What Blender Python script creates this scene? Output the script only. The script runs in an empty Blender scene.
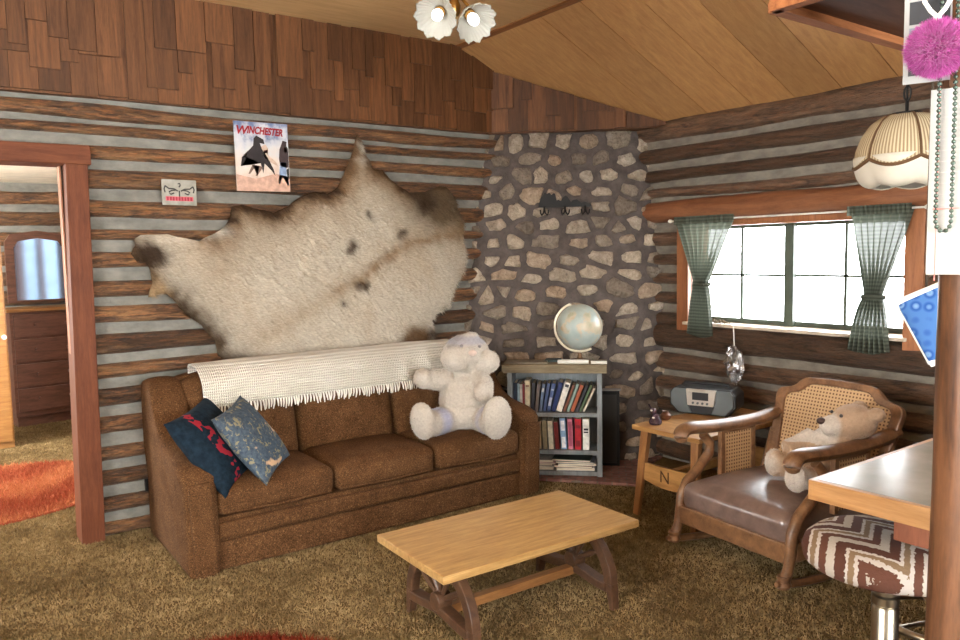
import bpy, bmesh, math, random
import numpy as np
from mathutils import Vector, Matrix, Euler, noise
from mathutils.geometry import delaunay_2d_cdt
random.seed(7)
RNG = np.random.default_rng(7)
SC = bpy.context.scene
COL = SC.collection
PI = math.pi
def R(d): return math.radians(d)
# ---------------------------------------------------------------- camera
D, W = 4.836, 4.564            # back wall at y = D, window wall at x = W
HC = 1.6
yaw, pitch, roll = .6258, .0868, -.01975
fw = Vector((math.sin(yaw)*math.cos(pitch), math.cos(yaw)*math.cos(pitch), -math.sin(pitch)))
rt = Vector((math.cos(yaw), -math.sin(yaw), 0)); up = rt.cross(fw)
cr, sr = math.cos(roll), math.sin(roll)
rt2, up2 = cr*rt+sr*up, -sr*rt+cr*up
cd = bpy.data.cameras.new('camera'); cam = bpy.data.objects.new('camera', cd); COL.objects.link(cam)
cam.matrix_world = Matrix(((rt2.x, up2.x, -fw.x, 0), (rt2.y, up2.y, -fw.y, 0), (rt2.z, up2.z, -fw.z, HC), (0, 0, 0, 1)))
cd.sensor_width = 36; cd.lens = 771.7/960*36; cd.clip_start = .02
SC.camera = cam
FWD = Vector((math.sin(yaw), math.cos(yaw), 0)); RGT = Vector((math.cos(yaw), -math.sin(yaw), 0))
# ---------------------------------------------------------------- world, daylight, exposure
SC.view_settings.view_transform = 'Standard'; SC.view_settings.look = 'None'
SC.view_settings.gamma = 1; SC.view_settings.use_curve_mapping = False
SC.view_settings.exposure = 0.43
wd = bpy.data.worlds.new('overcast_sky'); SC.world = wd; wd.use_nodes = True
bg = wd.node_tree.nodes['Background']; bg.inputs[0].default_value = (.93, .97, 1, 1); bg.inputs[1].default_value = 21.0
def window_or_fill_light(name, loc, sx, sy, direction, energy, color, spread=180):
    ld = bpy.data.lights.new(name, 'AREA'); ld.shape = 'RECTANGLE'; ld.size = sx; ld.size_y = sy
    ld.energy = energy; ld.color = color; ld.spread = R(spread)
    o = bpy.data.objects.new(name, ld); COL.objects.link(o); o.location = loc
    o.rotation_euler = Vector(direction).to_track_quat('-Z', 'Y').to_euler()
    return o
def portal(name, loc, sx, sy, direction):
    o = window_or_fill_light(name, loc, sx, sy, direction, 1, (1, 1, 1)); o.data.cycles.is_portal = True
# daylight comes through the windows of the place: the one in view, the rear wall's and the bedroom's; the side light is added fill
portal('daylight_portal_window', (W+.30, 2.9, 1.42), 1.7, .75, (-1, 0, 0))
window_or_fill_light('daylight_rear_window', (.6, -2.62, 1.6), 2.6, 1.5, (0, 1, .3), 54, (1, .93, .82))
window_or_fill_light('added_side_fill', (-2.62, .9, 1.6), 1.9, 1.3, (1, .15, .4), 58, (1, .93, .82))  # added to even out the light; no window known on this side
window_or_fill_light('daylight_bedroom_window', (-1.92, 7.0, 1.5), 1.5, 1.2, (1, 0, -.1), 150, (1, .97, .92))
# ---------------------------------------------------------------- helpers
def lin(r, g, b):
    f = lambda c: (c/255/12.92) if c <= 10 else ((c/255+.055)/1.055)**2.4
    return (f(r), f(g), f(b), 1)
class NT:
    def __init__(s, name, rough=.6, spec=.35, metal=0, color=(128, 128, 128)):
        s.m = bpy.data.materials.new(name); s.m.use_nodes = True; s.t = s.m.node_tree
        s.b = s.t.nodes['Principled BSDF']
        s.b.inputs['Roughness'].default_value = rough; s.b.inputs['Specular IOR Level'].default_value = spec
        s.b.inputs['Metallic'].default_value = metal; s.b.inputs['Base Color'].default_value = lin(*color)
        s.co = None
    def n(s, typ, **kw):
        o = s.t.nodes.new('ShaderNode'+typ)
        for k, v in kw.items(): setattr(o, k, v)
        return o
    def l(s, a, b): s.t.links.new(a, b)
    def coord(s, scale=(1, 1, 1), rot=(0, 0, 0), kind='Object', loc=(0, 0, 0)):
        tc = s.n('TexCoord'); mp = s.n('Mapping'); s.l(tc.outputs[kind], mp.inputs[0])
        mp.inputs['Scale'].default_value = scale; mp.inputs['Rotation'].default_value = rot; mp.inputs['Location'].default_value = loc
        return mp.outputs[0]
    def noise(s, vec, scale, detail=4, rough=.55, dist=0):
        o = s.n('TexNoise'); s.l(vec, o.inputs['Vector']); o.inputs['Scale'].default_value = scale
        o.inputs['Detail'].default_value = detail; o.inputs['Roughness'].default_value = rough; o.inputs['Distortion'].default_value = dist
        return o.outputs['Fac']
    def ramp(s, fac, stops, const=False):
        o = s.n('ValToRGB'); s.l(fac, o.inputs[0]); e = o.color_ramp.elements
        if const: o.color_ramp.interpolation = 'CONSTANT'
        while len(e) < len(stops): e.new(.5)
        for q, (p, c) in zip(e, stops): q.position = p; q.color = lin(*c)
        return o.outputs[0]
    def mix(s, a, b, fac, mode='MIX'):
        o = s.n('Mix', data_type='RGBA', blend_type=mode)
        for x, i in ((fac, 0), (a, 6), (b, 7)):
            if hasattr(x, 'links'): s.l(x, o.inputs[i])
            else: o.inputs[i].default_value = x if i == 0 else lin(*x)
        return o.outputs[2]
    def math(s, op, a, b=None):
        o = s.n('Math', operation=op)
        for i, x in enumerate((a, b)):
            if x is None: continue
            if hasattr(x, 'links'): s.l(x, o.inputs[i])
            else: o.inputs[i].default_value = x
        return o.outputs[0]
    def island(s): return s.n('NewGeometry').outputs['Random Per Island']
    def attr(s, name='Col'): return s.n('Attribute', attribute_name=name).outputs['Color']
    def color(s, x): s.l(x, s.b.inputs['Base Color']); return s
    def rough(s, x): s.l(x, s.b.inputs['Roughness']); return s
    def bump(s, h, strength=.3, dist=.01):
        o = s.n('Bump'); s.l(h, o.inputs['Height']); o.inputs['Strength'].default_value = strength; o.inputs['Distance'].default_value = dist
        s.l(o.outputs[0], s.b.inputs['Normal']); return s
def plain(name, rgb, rough=.55, spec=.35, metal=0, var=.12, vs=9):
    t = NT(name, rough, spec, metal, rgb); f = t.noise(t.coord(), vs, 3)
    lo = tuple(max(0, c*(1-var)) for c in rgb); hi = tuple(min(255, c*(1+var)) for c in rgb)
    t.color(t.ramp(f, [(.3, lo), (.7, hi)])); return t.m
def wood(name, dark, light, scale=(1.2, 14, 14), rough=.45, spec=.4, grain=3.5, bump=.08, isl=0, coat=0):
    t = NT(name, rough, spec); v = t.coord(scale)
    a = t.noise(v, grain, 6, .6, .6); fine = t.noise(t.coord(tuple(q*5 for q in scale)), 5, 3)
    f = t.math('ADD', t.math('MULTIPLY', a, .75), t.math('MULTIPLY', fine, .25))
    c = t.ramp(f, [(.33, dark), (.66, light)])
    if isl: c = t.mix(c, t.ramp(t.island(), [(0, (int(255*(1-isl)),)*3), (1, (255, 255, 255))]), 1.0, 'MULTIPLY')
    t.color(c); t.bump(f, bump, .004)
    if coat: t.b.inputs['Coat Weight'].default_value = coat; t.b.inputs['Coat Roughness'].default_value = .2
    return t.m
class MB:
    def __init__(s): s.v = []; s.f = []; s.mi = []; s.M = Matrix.Identity(4)
    def add(s, vs, fs, mi=0, M=None):
        k = len(s.v); M = s.M if M is None else s.M @ M
        s.v += [tuple(M @ Vector(p)) for p in vs]; s.f += [tuple(i+k for i in f) for f in fs]; s.mi += [mi]*len(fs); return s
    def box(s, a, b, mi=0, M=None):          # corner to corner
        (x0, y0, z0), (x1, y1, z1) = a, b
        return s.add([(x0, y0, z0), (x1, y0, z0), (x1, y1, z0), (x0, y1, z0), (x0, y0, z1), (x1, y0, z1), (x1, y1, z1), (x0, y1, z1)],
                     [(0, 3, 2, 1), (4, 5, 6, 7), (0, 1, 5, 4), (1, 2, 6, 5), (2, 3, 7, 6), (3, 0, 4, 7)], mi, M)
    def prism(s, poly, h0, h1, plane='xy', mi=0, M=None):
        P = {'xy': lambda a, b, h: (a, b, h), 'xz': lambda a, b, h: (a, h, b), 'yz': lambda a, b, h: (h, a, b)}[plane]
        n = len(poly); vs = [P(a, b, h0) for a, b in poly]+[P(a, b, h1) for a, b in poly]
        area = sum(poly[i][0]*poly[(i+1) % n][1]-poly[(i+1) % n][0]*poly[i][1] for i in range(n))
        flip = (area > 0) == (plane != 'xz')
        if h1 < h0: flip = not flip
        fs = [tuple(range(n))[::-1] if flip else tuple(range(n)), tuple(range(n, 2*n)) if flip else tuple(range(n, 2*n))[::-1]]
        for i in range(n):
            j = (i+1) % n; fs.append((i, j, j+n, i+n) if flip else (j, i, i+n, j+n))
        return s.add(vs, fs, mi, M)
    def tube(s, path, r, n=8, mi=0, M=None, flat=None, closed=False, upv=None):
        P = [Vector(p) for p in path]; m = len(P); rs = r if hasattr(r, '__len__') else [r]*m
        vs = []; u = None
        for i in range(m):
            t = (P[(i+1) % m]-P[i-1]) if closed else (P[min(i+1, m-1)]-P[max(i-1, 0)])
            t.normalize()
            if upv is not None: u = Vector(upv)
            elif u is None: u = Vector((0, 0, 1)) if abs(t.z) < .9 else Vector((1, 0, 0))
            u = (u-t*u.dot(t)).normalized(); w = t.cross(u)
            fl = flat or 1
            for k in range(n):
                a = 2*PI*(k+.5)/n; vs.append(P[i]+rs[i]*(math.cos(a)*u+math.sin(a)*w*fl))
        fs = []
        for i in range(m if closed else m-1):
            for k in range(n):
                a, b = i*n, ((i+1) % m)*n
                fs.append((a+k, a+(k+1) % n, b+(k+1) % n, b+k))
        if not closed: fs += [tuple(range(n))[::-1], tuple(range((m-1)*n, m*n))]
        return s.add(vs, fs, mi, M)
    def lathe(s, prof, n=24, mi=0, M=None, lobe=None, arc=None):
        vs = []; fs = []; m = len(prof)
        for (r, z) in prof:
            for k in range(n):
                a = 2*PI*k/n; q = r*(lobe(a, z) if lobe else 1); vs.append((q*math.cos(a), q*math.sin(a), z))
        for i in range(m-1):
            for k in range(n):
                fs.append((i*n+k, i*n+(k+1) % n, (i+1)*n+(k+1) % n, (i+1)*n+k))
        if prof[0][0] > 1e-4: fs.append(tuple(range(n))[::-1])
        if prof[-1][0] > 1e-4: fs.append(tuple(range((m-1)*n, m*n)))
        return s.add(vs, fs, mi, M)
    def ell(s, c, r, rot=(0, 0, 0), n=16, mi=0, M=None):
        T = Matrix.Translation(c) @ Euler(rot).to_matrix().to_4x4() @ Matrix.Diagonal((r[0], r[1], r[2], 1))
        vs = [(0, 0, -1)]; h = n//2
        for i in range(1, h):
            p = -PI/2+PI*i/h
            for k in range(n): vs.append((math.cos(p)*math.cos(2*PI*k/n), math.cos(p)*math.sin(2*PI*k/n), math.sin(p)))
        vs.append((0, 0, 1)); L = len(vs)-1; fs = []
        for k in range(n):
            fs.append((0, 1+(k+1) % n, 1+k)); fs.append((L, L-n+k, L-n+(k+1) % n))
        for i in range(h-2):
            for k in range(n):
                a = 1+i*n; fs.append((a+k, a+(k+1) % n, a+n+(k+1) % n, a+n+k))
        return s.add(vs, fs, mi, T if M is None else M @ T)
    def grid(s, fn, nu, nv, mi=0, M=None, closeu=False):
        vs = [fn(i/(nu if closeu else nu-1), j/(nv-1)) for j in range(nv) for i in range(nu)]; fs = []
        for j in range(nv-1):
            for i in range(nu if closeu else nu-1):
                k = (i+1) % nu; fs.append((j*nu+i, j*nu+k, (j+1)*nu+k, (j+1)*nu+i))
        return s.add(vs, fs, mi, M)
    def soft(s, c, size, r, puff=(0, 0, 0), n=9, mi=0, M=None, rot=(0, 0, 0), lump=0):
        # rounded box with crowned faces
        key = {}; vs = []; fs = []; hs = Vector(size)/2
        def vid(p):
            k = tuple(round(q, 5) for q in p)
            if k not in key:
                key[k] = len(vs); q = Vector((p[0]*hs.x, p[1]*hs.y, p[2]*hs.z))
                inner = Vector([max(-(h-r), min(h-r, a)) for a, h in zip(q, hs)]); d = q-inner
                if d.length > 1e-9: q = inner+d.normalized()*min(r, d.length) if d.length > r else inner+d
                for ax in range(3):
                    o = [i for i in range(3) if i != ax]
                    q[ax] += puff[ax]*p[ax]*(1-p[o[0]]**2)*(1-p[o[1]]**2)
                if lump: q += noise.noise_vector(q*7+Vector(c)*3)*lump
                vs.append(tuple(q))
            return key[k]
        for ax in range(3):
            for sg in (-1, 1):
                o = [(ax+1) % 3, (ax+2) % 3]
                for i in range(n):
                    for j in range(n):
                        cs = []
                        for (a, b) in ((i, j), (i+1, j), (i+1, j+1), (i, j+1)):
                            p = [0, 0, 0]; p[ax] = sg; ca = math.sin((-1+2*a/n)*PI/2)*.35+(-1+2*a/n)*.65; cb = math.sin((-1+2*b/n)*PI/2)*.35+(-1+2*b/n)*.65
                            p[o[0]] = ca; p[o[1]] = cb; cs.append(vid(p))
                        fs.append(tuple(cs) if sg > 0 else tuple(cs[::-1]))
        T = Matrix.Translation(c) @ Euler(rot).to_matrix().to_4x4()
        return s.add(vs, fs, mi, T if M is None else M @ T)
    def build(s, name, mats, parent=None, smooth=True, bevel=0, world=False, subsurf=0, solid=0, angle=40):
        me = bpy.data.meshes.new(name); vs = s.v
        if world and parent is not None:
            I = parent.matrix_basis.inverted(); vs = [tuple(I @ Vector(p)) for p in vs]
        me.from_pydata(vs, [], s.f)
        for m in (mats if isinstance(mats, (list, tuple)) else [mats]): me.materials.append(m)
        me.polygons.foreach_set('material_index', s.mi)
        bm = bmesh.new(); bm.from_mesh(me); bmesh.ops.recalc_face_normals(bm, faces=bm.faces); bm.to_mesh(me); bm.free()
        if smooth:
            me.polygons.foreach_set('use_smooth', [True]*len(me.polygons))
            if not subsurf: me.set_sharp_from_angle(angle=R(angle))
        o = bpy.data.objects.new(name, me); COL.objects.link(o)
        if parent is not None: o.parent = parent
        if solid: q = o.modifiers.new('solid', 'SOLIDIFY'); q.thickness = solid; q.offset = 0
        if bevel:
            q = o.modifiers.new('bevel', 'BEVEL'); q.width = bevel; q.segments = 2; q.limit_method = 'ANGLE'; q.angle_limit = R(35)
        if subsurf: q = o.modifiers.new('sub', 'SUBSURF'); q.levels = subsurf; q.render_levels = subsurf
        return o
def tag(o, label, cat, group=None):
    o['label'] = label; o['category'] = cat
    if group: o['group'] = group
    return o
def thing(name, label, cat, loc=(0, 0, 0), rz=0, group=None, rot=None):
    o = bpy.data.objects.new(name, None); COL.objects.link(o); o.empty_display_size = .05
    T = Matrix.Translation(loc) @ (Euler(rot).to_matrix().to_4x4() if rot else Matrix.Rotation(rz, 4, 'Z'))
    o.matrix_basis = T
    return tag(o, label, cat, group)
def struct(o): o['kind'] = 'structure'; return o
def fuse(o, voxel, smooth=4, weld=True):
    # one continuous skin over overlapping lumps
    q = o.modifiers.new('r', 'REMESH'); q.mode = 'VOXEL'; q.voxel_size = voxel
    q = o.modifiers.new('s', 'SMOOTH'); q.iterations = smooth; q.factor = .5
    dg = bpy.context.evaluated_depsgraph_get(); me = bpy.data.meshes.new_from_object(o.evaluated_get(dg))
    o.modifiers.clear(); old = o.data; o.data = me; me.name = old.name
    me.polygons.foreach_set('use_smooth', [True]*len(me.polygons)); return o
def paint(o, fn):
    a = o.data.color_attributes.new('Col', 'FLOAT_COLOR', 'POINT')
    out = np.ones((len(o.data.vertices), 4), np.float32)
    for i, v in enumerate(o.data.vertices): out[i, :] = fn(v.co)
    a.data.foreach_set('color', out.ravel())
def blades(name, P, N, length, width, mat, parent=None, lean=None, spread=.5, colors=None, kind='stuff'):
    # P,N: (n,3) roots and directions; one thin triangle each
    n = len(P); L = (length*RNG.uniform(.6, 1.25, n))[:, None]; d = N+RNG.normal(0, spread, (n, 3))
    if lean is not None: d = d+lean
    d /= np.linalg.norm(d, axis=1)[:, None]
    s = np.cross(d, RNG.normal(size=(n, 3))); s /= np.linalg.norm(s, axis=1)[:, None]; s *= width/2
    V = np.stack([P-s, P+s, P+d*L], 1).reshape(-1, 3).astype(np.float32)
    me = bpy.data.meshes.new(name); me.vertices.add(3*n); me.vertices.foreach_set('co', V.ravel())
    me.loops.add(3*n); me.loops.foreach_set('vertex_index', np.arange(3*n, dtype=np.int32))
    me.polygons.add(n); me.polygons.foreach_set('loop_start', np.arange(0, 3*n, 3, dtype=np.int32))
    me.update(calc_edges=True); me.validate()
    if colors is not None:
        a = me.color_attributes.new('Col', 'FLOAT_COLOR', 'POINT')
        c = np.ones((n, 3, 4), np.float32); c[:, :, :3] = colors[:, None, :3]; a.data.foreach_set('color', c.ravel())
    me.materials.append(mat); o = bpy.data.objects.new(name, me); COL.objects.link(o); o['kind'] = kind
    if parent is not None: o.parent = parent
    return o
def sample(o, n):
    # random points on a mesh: positions, normals
    me = o.data; me.calc_loop_triangles(); m = len(me.loop_triangles)
    vi = np.empty(m*3, np.int32); me.loop_triangles.foreach_get('vertices', vi); vi = vi.reshape(-1, 3)
    co = np.empty(len(me.vertices)*3, np.float32); me.vertices.foreach_get('co', co); co = co.reshape(-1, 3)
    a, b, c = co[vi[:, 0]], co[vi[:, 1]], co[vi[:, 2]]; nn = np.cross(b-a, c-a); ar = np.linalg.norm(nn, axis=1)
    t = RNG.choice(m, n, p=ar/ar.sum()); u, v = RNG.random(n), RNG.random(n); k = u+v > 1; u[k] = 1-u[k]; v[k] = 1-v[k]
    return a[t]+u[:, None]*(b-a)[t]+v[:, None]*(c-a)[t], nn[t]/ar[t][:, None], (t, u, v, vi)
def pick_col(o, info):
    t, u, v, vi = info; me = o.data; c = np.empty(len(me.vertices)*4, np.float32); me.color_attributes['Col'].data.foreach_get('color', c); c = c.reshape(-1, 4)
    q = vi[t]; return c[q[:, 0]]*(1-u-v)[:, None]+c[q[:, 1]]*u[:, None]+c[q[:, 2]]*v[:, None]
def fbm(x, s=1., seed=0): return noise.fractal(Vector(x)*s+Vector((seed, seed*1.7, 0)), .8, 2, 3)
def arcpts(c, r, a0, a1, n): return [(c[0]+r*math.cos(R(a0+(a1-a0)*i/(n-1))), c[1]+r*math.sin(R(a0+(a1-a0)*i/(n-1)))) for i in range(n)]
def chaikin(p, it=2, closed=False):
    for _ in range(it):
        q = [] if closed else [p[0]]; m = len(p)
        for i in range(m if closed else m-1):
            a, b = Vector(p[i]), Vector(p[(i+1) % m]); q += [a*.75+b*.25, a*.25+b*.75]
        p = q if closed else q+[p[-1]]
    return [Vector(x) for x in p]
def text_mesh(body, size, mat, parent, name, M, depth=.0006, shear=0, offset=0):
    cu = bpy.data.curves.new('t', 'FONT'); cu.body = body; cu.size = size; cu.align_x = 'CENTER'; cu.align_y = 'CENTER'
    cu.extrude = depth; cu.shear = shear; cu.offset = offset
    o = bpy.data.objects.new('t', cu); COL.objects.link(o)
    me = bpy.data.meshes.new_from_object(o.evaluated_get(bpy.context.evaluated_depsgraph_get())); bpy.data.objects.remove(o)
    me.name = name; me.transform(M); me.materials.clear(); me.materials.append(mat)
    q = bpy.data.objects.new(name, me); COL.objects.link(q); q.parent = parent; return q
# ================================================================ materials of the setting
def log_material(name, axis, tint):
    sc = (1.1, 1, 9) if axis == 'x' else (1, 1.1, 9)
    t = NT(name, .42, .5); v = t.coord(sc)
    a = t.noise(v, 4.2, 6, .7, 1.2); b = t.noise(t.coord(tuple(q*2.2 for q in sc)), 5, 5, .7); fine = t.noise(t.coord(tuple(q*6 for q in sc)), 4, 3)
    d, m, l, o = tint
    c = t.ramp(a, [(.36, d), (.5, m), (.64, l)])
    c = t.mix(c, o, t.ramp(b, [(.53, (0, 0, 0)), (.60, (210, 210, 210))]))
    c = t.mix(c, d, t.ramp(fine, [(.28, (170, 170, 170)), (.42, (0, 0, 0))]))
    c = t.mix(c, t.ramp(t.island(), [(0, (165, 160, 155)), (.5, (225, 220, 215)), (1, (255, 250, 245))]), 1.0, 'MULTIPLY')
    t.color(c); t.bump(t.math('ADD', t.math('MULTIPLY', b, .6), fine), .8, .02); return t.m
m_log = log_material('log_bark_back', 'x', ((56, 39, 28), (116, 83, 56), (164, 124, 84), (182, 124, 78)))
m_log_r = log_material('log_bark_side', 'y', ((66, 52, 42), (114, 90, 72), (140, 112, 90), (142, 100, 72)))
t = NT('chinking_mortar', .85, .2); f = t.noise(t.coord((3, 3, 6)), 3, 5, .6)
t.color(t.ramp(f, [(.3, (108, 106, 98)), (.7, (140, 136, 126))])).bump(t.noise(t.coord(), 30, 4), .4, .01); m_chink = t.m
t = NT('chinking_mortar_window_wall', .85, .2); f = t.noise(t.coord((3, 3, 6)), 3, 5, .6)
t.color(t.ramp(f, [(.3, (104, 96, 85)), (.7, (138, 129, 115))])).bump(t.noise(t.coord(), 30, 4), .4, .01); m_chink_r = t.m
m_shake = wood('cedar_shake', (82, 50, 27), (130, 84, 49), (14, 14, 1.0), .6, .3, 3.0, .15, .26)
m_ceil = wood('ceiling_panel', (210, 166, 112), (232, 192, 138), (1.0, 9, 9), .4, .4, 3.5, .04, .05)
m_slope = wood('sloped_ceiling_panel', (188, 136, 84), (216, 166, 108), (1.2, 10, 4), .4, .4, 3.5, .04, .14)
m_trim = wood('redwood_trim', (86, 44, 25), (116, 66, 40), (12, 12, 1.2), .55, .18, 3, .08)
m_trim_h = wood('redwood_trim_long', (86, 44, 25), (116, 66, 40), (1.2, 12, 12), .55, .18, 3, .08)
m_winwood = wood('window_casing_wood', (128, 78, 48), (166, 108, 68), (12, 12, 1.4), .45, .4, 3, .08)
m_dark = wood('dark_brown_panel', (74, 48, 36), (98, 66, 50), (1.4, 12, 12), .8, .12, 3, .06)
m_honey = wood('honey_wood', (146, 98, 50), (182, 132, 74), (1.5, 12, 12), .35, .45, 3.2, .05)
m_plaster = plain('cream_plaster', (226, 214, 190), .8, .2, 0, .05)
m_sash = plain('green_grey_sash_paint', (78, 86, 74), .45, .4, 0, .1)
# carpet
t = NT('carpet_backing', .95, .05); f = t.noise(t.coord(), 14, 5, .7)
t.color(t.ramp(f, [(.3, (92, 73, 46)), (.7, (128, 105, 70))])).bump(t.noise(t.coord(), 60, 4, .7), .8, .02); m_carpet = t.m
# ================================================================ floor and ceilings
mb = MB(); mb.box((-2.7, -2.7, -.1), (W+.2, 9.3, 0)); struct(mb.build('floor', m_carpet, smooth=False))
ZC, XJ, ZW = 3.108, 3.28, 2.52
mb = MB()
for i in range(10):
    y0 = -2.7+i*.77
    mb.box((-2.7, y0+.0015, ZC), (XJ, min(y0+.7685, D+.1), ZC+.05))
struct(mb.build('ceiling', m_ceil, smooth=False))
mb = MB(); ks = (ZW-ZC)/(W-XJ)
yy = [D+.1, 3.86, 3.5, 3.14, 2.84, 2.53, 2.2]+[2.2-.34*i for i in range(1, 15)]
for a, b in zip(yy, yy[1:]):
    a, b = a-.0025, b+.0025; x1 = W+.15
    z1 = ZC+ks*(x1-XJ)
    mb.add([(XJ, b, ZC), (x1, b, z1), (x1, a, z1), (XJ, a, ZC), (XJ, b, ZC+.05), (x1, b, z1+.05), (x1, a, z1+.05), (XJ, a, ZC+.05)],
           [(0, 3, 2, 1), (4, 5, 6, 7), (0, 1, 5, 4), (1, 2, 6, 5), (2, 3, 7, 6), (3, 0, 4, 7)])
mb.add([(XJ, -2.7, ZC+.03), (W+.15, -2.7, ZC+ks*(W+.15-XJ)+.03), (W+.15, D+.1, ZC+ks*(W+.15-XJ)+.03), (XJ, D+.1, ZC+.03)], [(0, 1, 2, 3)])
struct(mb.build('ceiling_slope', m_slope, smooth=False))
mb = MB(); mb.box((XJ-.012, -2.6, ZC-.012), (XJ+.10, D-.03, ZC+.0), M=Matrix.Translation((XJ, 0, ZC)) @ Matrix.Rotation(R(8), 4, 'Y') @ Matrix.Translation((-XJ, 0, -ZC)))
struct(mb.build('trim_1', wood('ridge_trim', (120, 74, 40), (160, 106, 60), (12, 1.2, 12)), smooth=False))
# ================================================================ log walls
def log(mb, axis, a0, a1, z0, z1, base, out, seed, prot=.062, mi=0):
    # a rough half-round log from a0 to a1 along the axis, bulging from the plane at base in direction out
    n = max(3, int((a1-a0)/.045)); k = 9; zc, h = (z0+z1)/2, (z1-z0)/2; vs = []
    for i in range(n+1):
        a = a0+(a1-a0)*i/n
        w = noise.noise(Vector((a*.9, seed*3.1, 0)))*.014; g = 1+.20*noise.noise(Vector((a*1.6, seed*5.7, 4)))
        for j in range(k+1):
            th = -PI/2+PI*j/k
            bark = .5*noise.noise(Vector((a*5, th*2.2, seed)))+.35*noise.noise(Vector((a*17, th*5, seed+9)))
            r = 1+.16*bark
            z = zc+w+h*g*math.sin(th)*(1+.05*bark); q = -.03+(prot+.03)*math.cos(th)**.75*r if abs(math.cos(th)) > 1e-6 else -.03
            vs.append((a, base+out*q, z) if axis == 'x' else (base+out*q, a, z))
    fs = []
    for i in range(n):
        for j in range(k):
            p = i*(k+1)+j; fs.append((p, p+1, p+k+2, p+k+1))
    fs += [tuple(range(k+1)), tuple(n*(k+1)+j for j in range(k, -1, -1))]
    mb.add(vs, fs, mi)
BACK = [(2.468, 2.385), (2.359, 2.30), (2.252, 2.17), (2.118, 2.001), (1.948, 1.838), (1.777, 1.713), (1.649, 1.557), (1.488, 1.396), (1.337, 1.234),
        (1.177, 1.064), (1.009, .927), (.869, .759), (.702, .597), (.527, .449), (.387, .293), (.231, .144), (.083, .0)]
def chink(mb, axis, a0, a1, z0, z1, base, out, th=.1, mi=1):
    n = max(2, int((a1-a0)/.06)); m = max(2, int((z1-z0)/.03)); vs = []
    for j in range(m+1):
        for i in range(n+1):
            a = a0+(a1-a0)*i/n; z = z0+(z1-z0)*j/m; q = .016*noise.noise(Vector((a*2.5, z*9, base)))+.005*noise.noise(Vector((a*9, z*20, 3)))
            vs.append((a, base+out*q, z) if axis == 'x' else (base+out*q, a, z))
    fs = [(j*(n+1)+i, j*(n+1)+i+1, (j+1)*(n+1)+i+1, (j+1)*(n+1)+i) for j in range(m) for i in range(n)]
    mb.add(vs, fs, mi)
    lo, hi = (a0, base+out*-.012, z0), (a1, base+out*-th, z1)
    if axis == 'x': mb.box(lo, hi, mi)
    else: mb.box((lo[1], a0, z0), (hi[1], a1, z1), mi)
mb = MB()
for i, (zt, zb) in enumerate(BACK):
    if i < 3: log(mb, 'x', -2.6, 3.95, zb, zt, D, -1, i)
    else:
        log(mb, 'x', -2.6, -.25, zb, zt, D, -1, i+40); log(mb, 'x', .75, 3.75, zb, zt, D, -1, i)
chink(mb, 'x', .72, 4.2, 0, 2.55, D, -1); chink(mb, 'x', -2.6, -.2, 0, 2.55, D, -1); chink(mb, 'x', -.2, .72, 2.18, 2.55, D, -1)
struct(mb.build('wall_back', [m_log, m_chink]))
RIGHT = [(2.555, 2.396), (2.352, 2.249), (2.19, 2.101), (2.049, 1.975)]
MID = [(1.725, 1.613), (1.566, 1.481), (1.428, 1.337), (1.284, 1.19), (1.13, 1.02)]
LOW = [(.812, .69), (.649, .533), (.48, .37), (.315, .20), (.145, .02)]
Y0, Y1 = 2.13, 3.64           # window opening
mb = MB()
for i, (zt, zb) in enumerate(RIGHT+LOW): log(mb, 'y', -2.6, 4.75, zb, zt, W, -1, i+60, .07)
for i, (zt, zb) in enumerate(MID): log(mb, 'y', 3.73, 4.75, zb, zt, W, -1, i+80); log(mb, 'y', -2.6, 2.0, zb, zt, W, -1, i+90, .07)
log(mb, 'y', -2.6, 4.75, .86, 1.055, W, -1, 77, .09)
chink(mb, 'y', -2.6, 4.8, 0, 1.02, W, -1); chink(mb, 'y', -2.6, 4.8, 1.78, 2.62, W, -1)
chink(mb, 'y', 3.72, 4.8, 1.0, 1.80, W, -1); chink(mb, 'y', -2.6, 2.06, 1.0, 1.80, W, -1)
struct(mb.build('wall_right', [m_log_r, m_chink_r]))
mb = MB(); log(mb, 'y', -2.4, 4.72, 1.79, 1.965, W, -1, 31, .10)
struct(mb.build('trim_2', wood('header_log_wood', (104, 62, 40), (142, 92, 60), (9, 1.1, 9), .5, .35, 3, .15)))
# upper gable of cedar shakes, then the same shakes across the corner
mb = MB()
def shakes(p0, p1, ztop, off, seed):
    r = random.Random(seed); a = Vector((*p0, 0)); b = Vector((*p1, 0)); L = (b-a).length; ux = (b-a).normalized(); nx = Vector((ux.y, -ux.x, 0))
    def board(x0, x1, z0, o, th):
        T = Matrix(((ux.x, nx.x, 0, a.x), (ux.y, nx.y, 0, a.y), (0, 0, 1, 0), (0, 0, 0, 1)))
        z1a, z1b = ztop(a+ux*x0), ztop(a+ux*x1)
        if min(z1a, z1b) < z0+.01: z0 = 2.505
        mb.add([(x0, o, z0), (x1, o, z0), (x1, o+th, z0), (x0, o+th, z0), (x0, o, z1a), (x1, o, z1b), (x1, o+th, z1b), (x0, o+th, z1a)],
               [(0, 3, 2, 1), (4, 5, 6, 7), (0, 1, 5, 4), (1, 2, 6, 5), (2, 3, 7, 6), (3, 0, 4, 7)], 0, T)
    x = 0
    while x < L:
        w = r.uniform(.06, .17); x1 = min(L, x+w); board(x, x1-.002, 2.503+r.uniform(-.004, .01), off, .02); x = x1
    for lay, (zlo, zhi) in enumerate([(2.58, 2.74), (2.68, 2.95)]):
        x = 0
        while x < L:
            w = r.uniform(.06, .19); x1 = min(L, x+w)
            if r.random() < .72: board(x+.001, x1-.003, r.uniform(zlo, zhi), off+.018+.014*lay+r.uniform(0, .004), .013)
            x = x1
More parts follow.
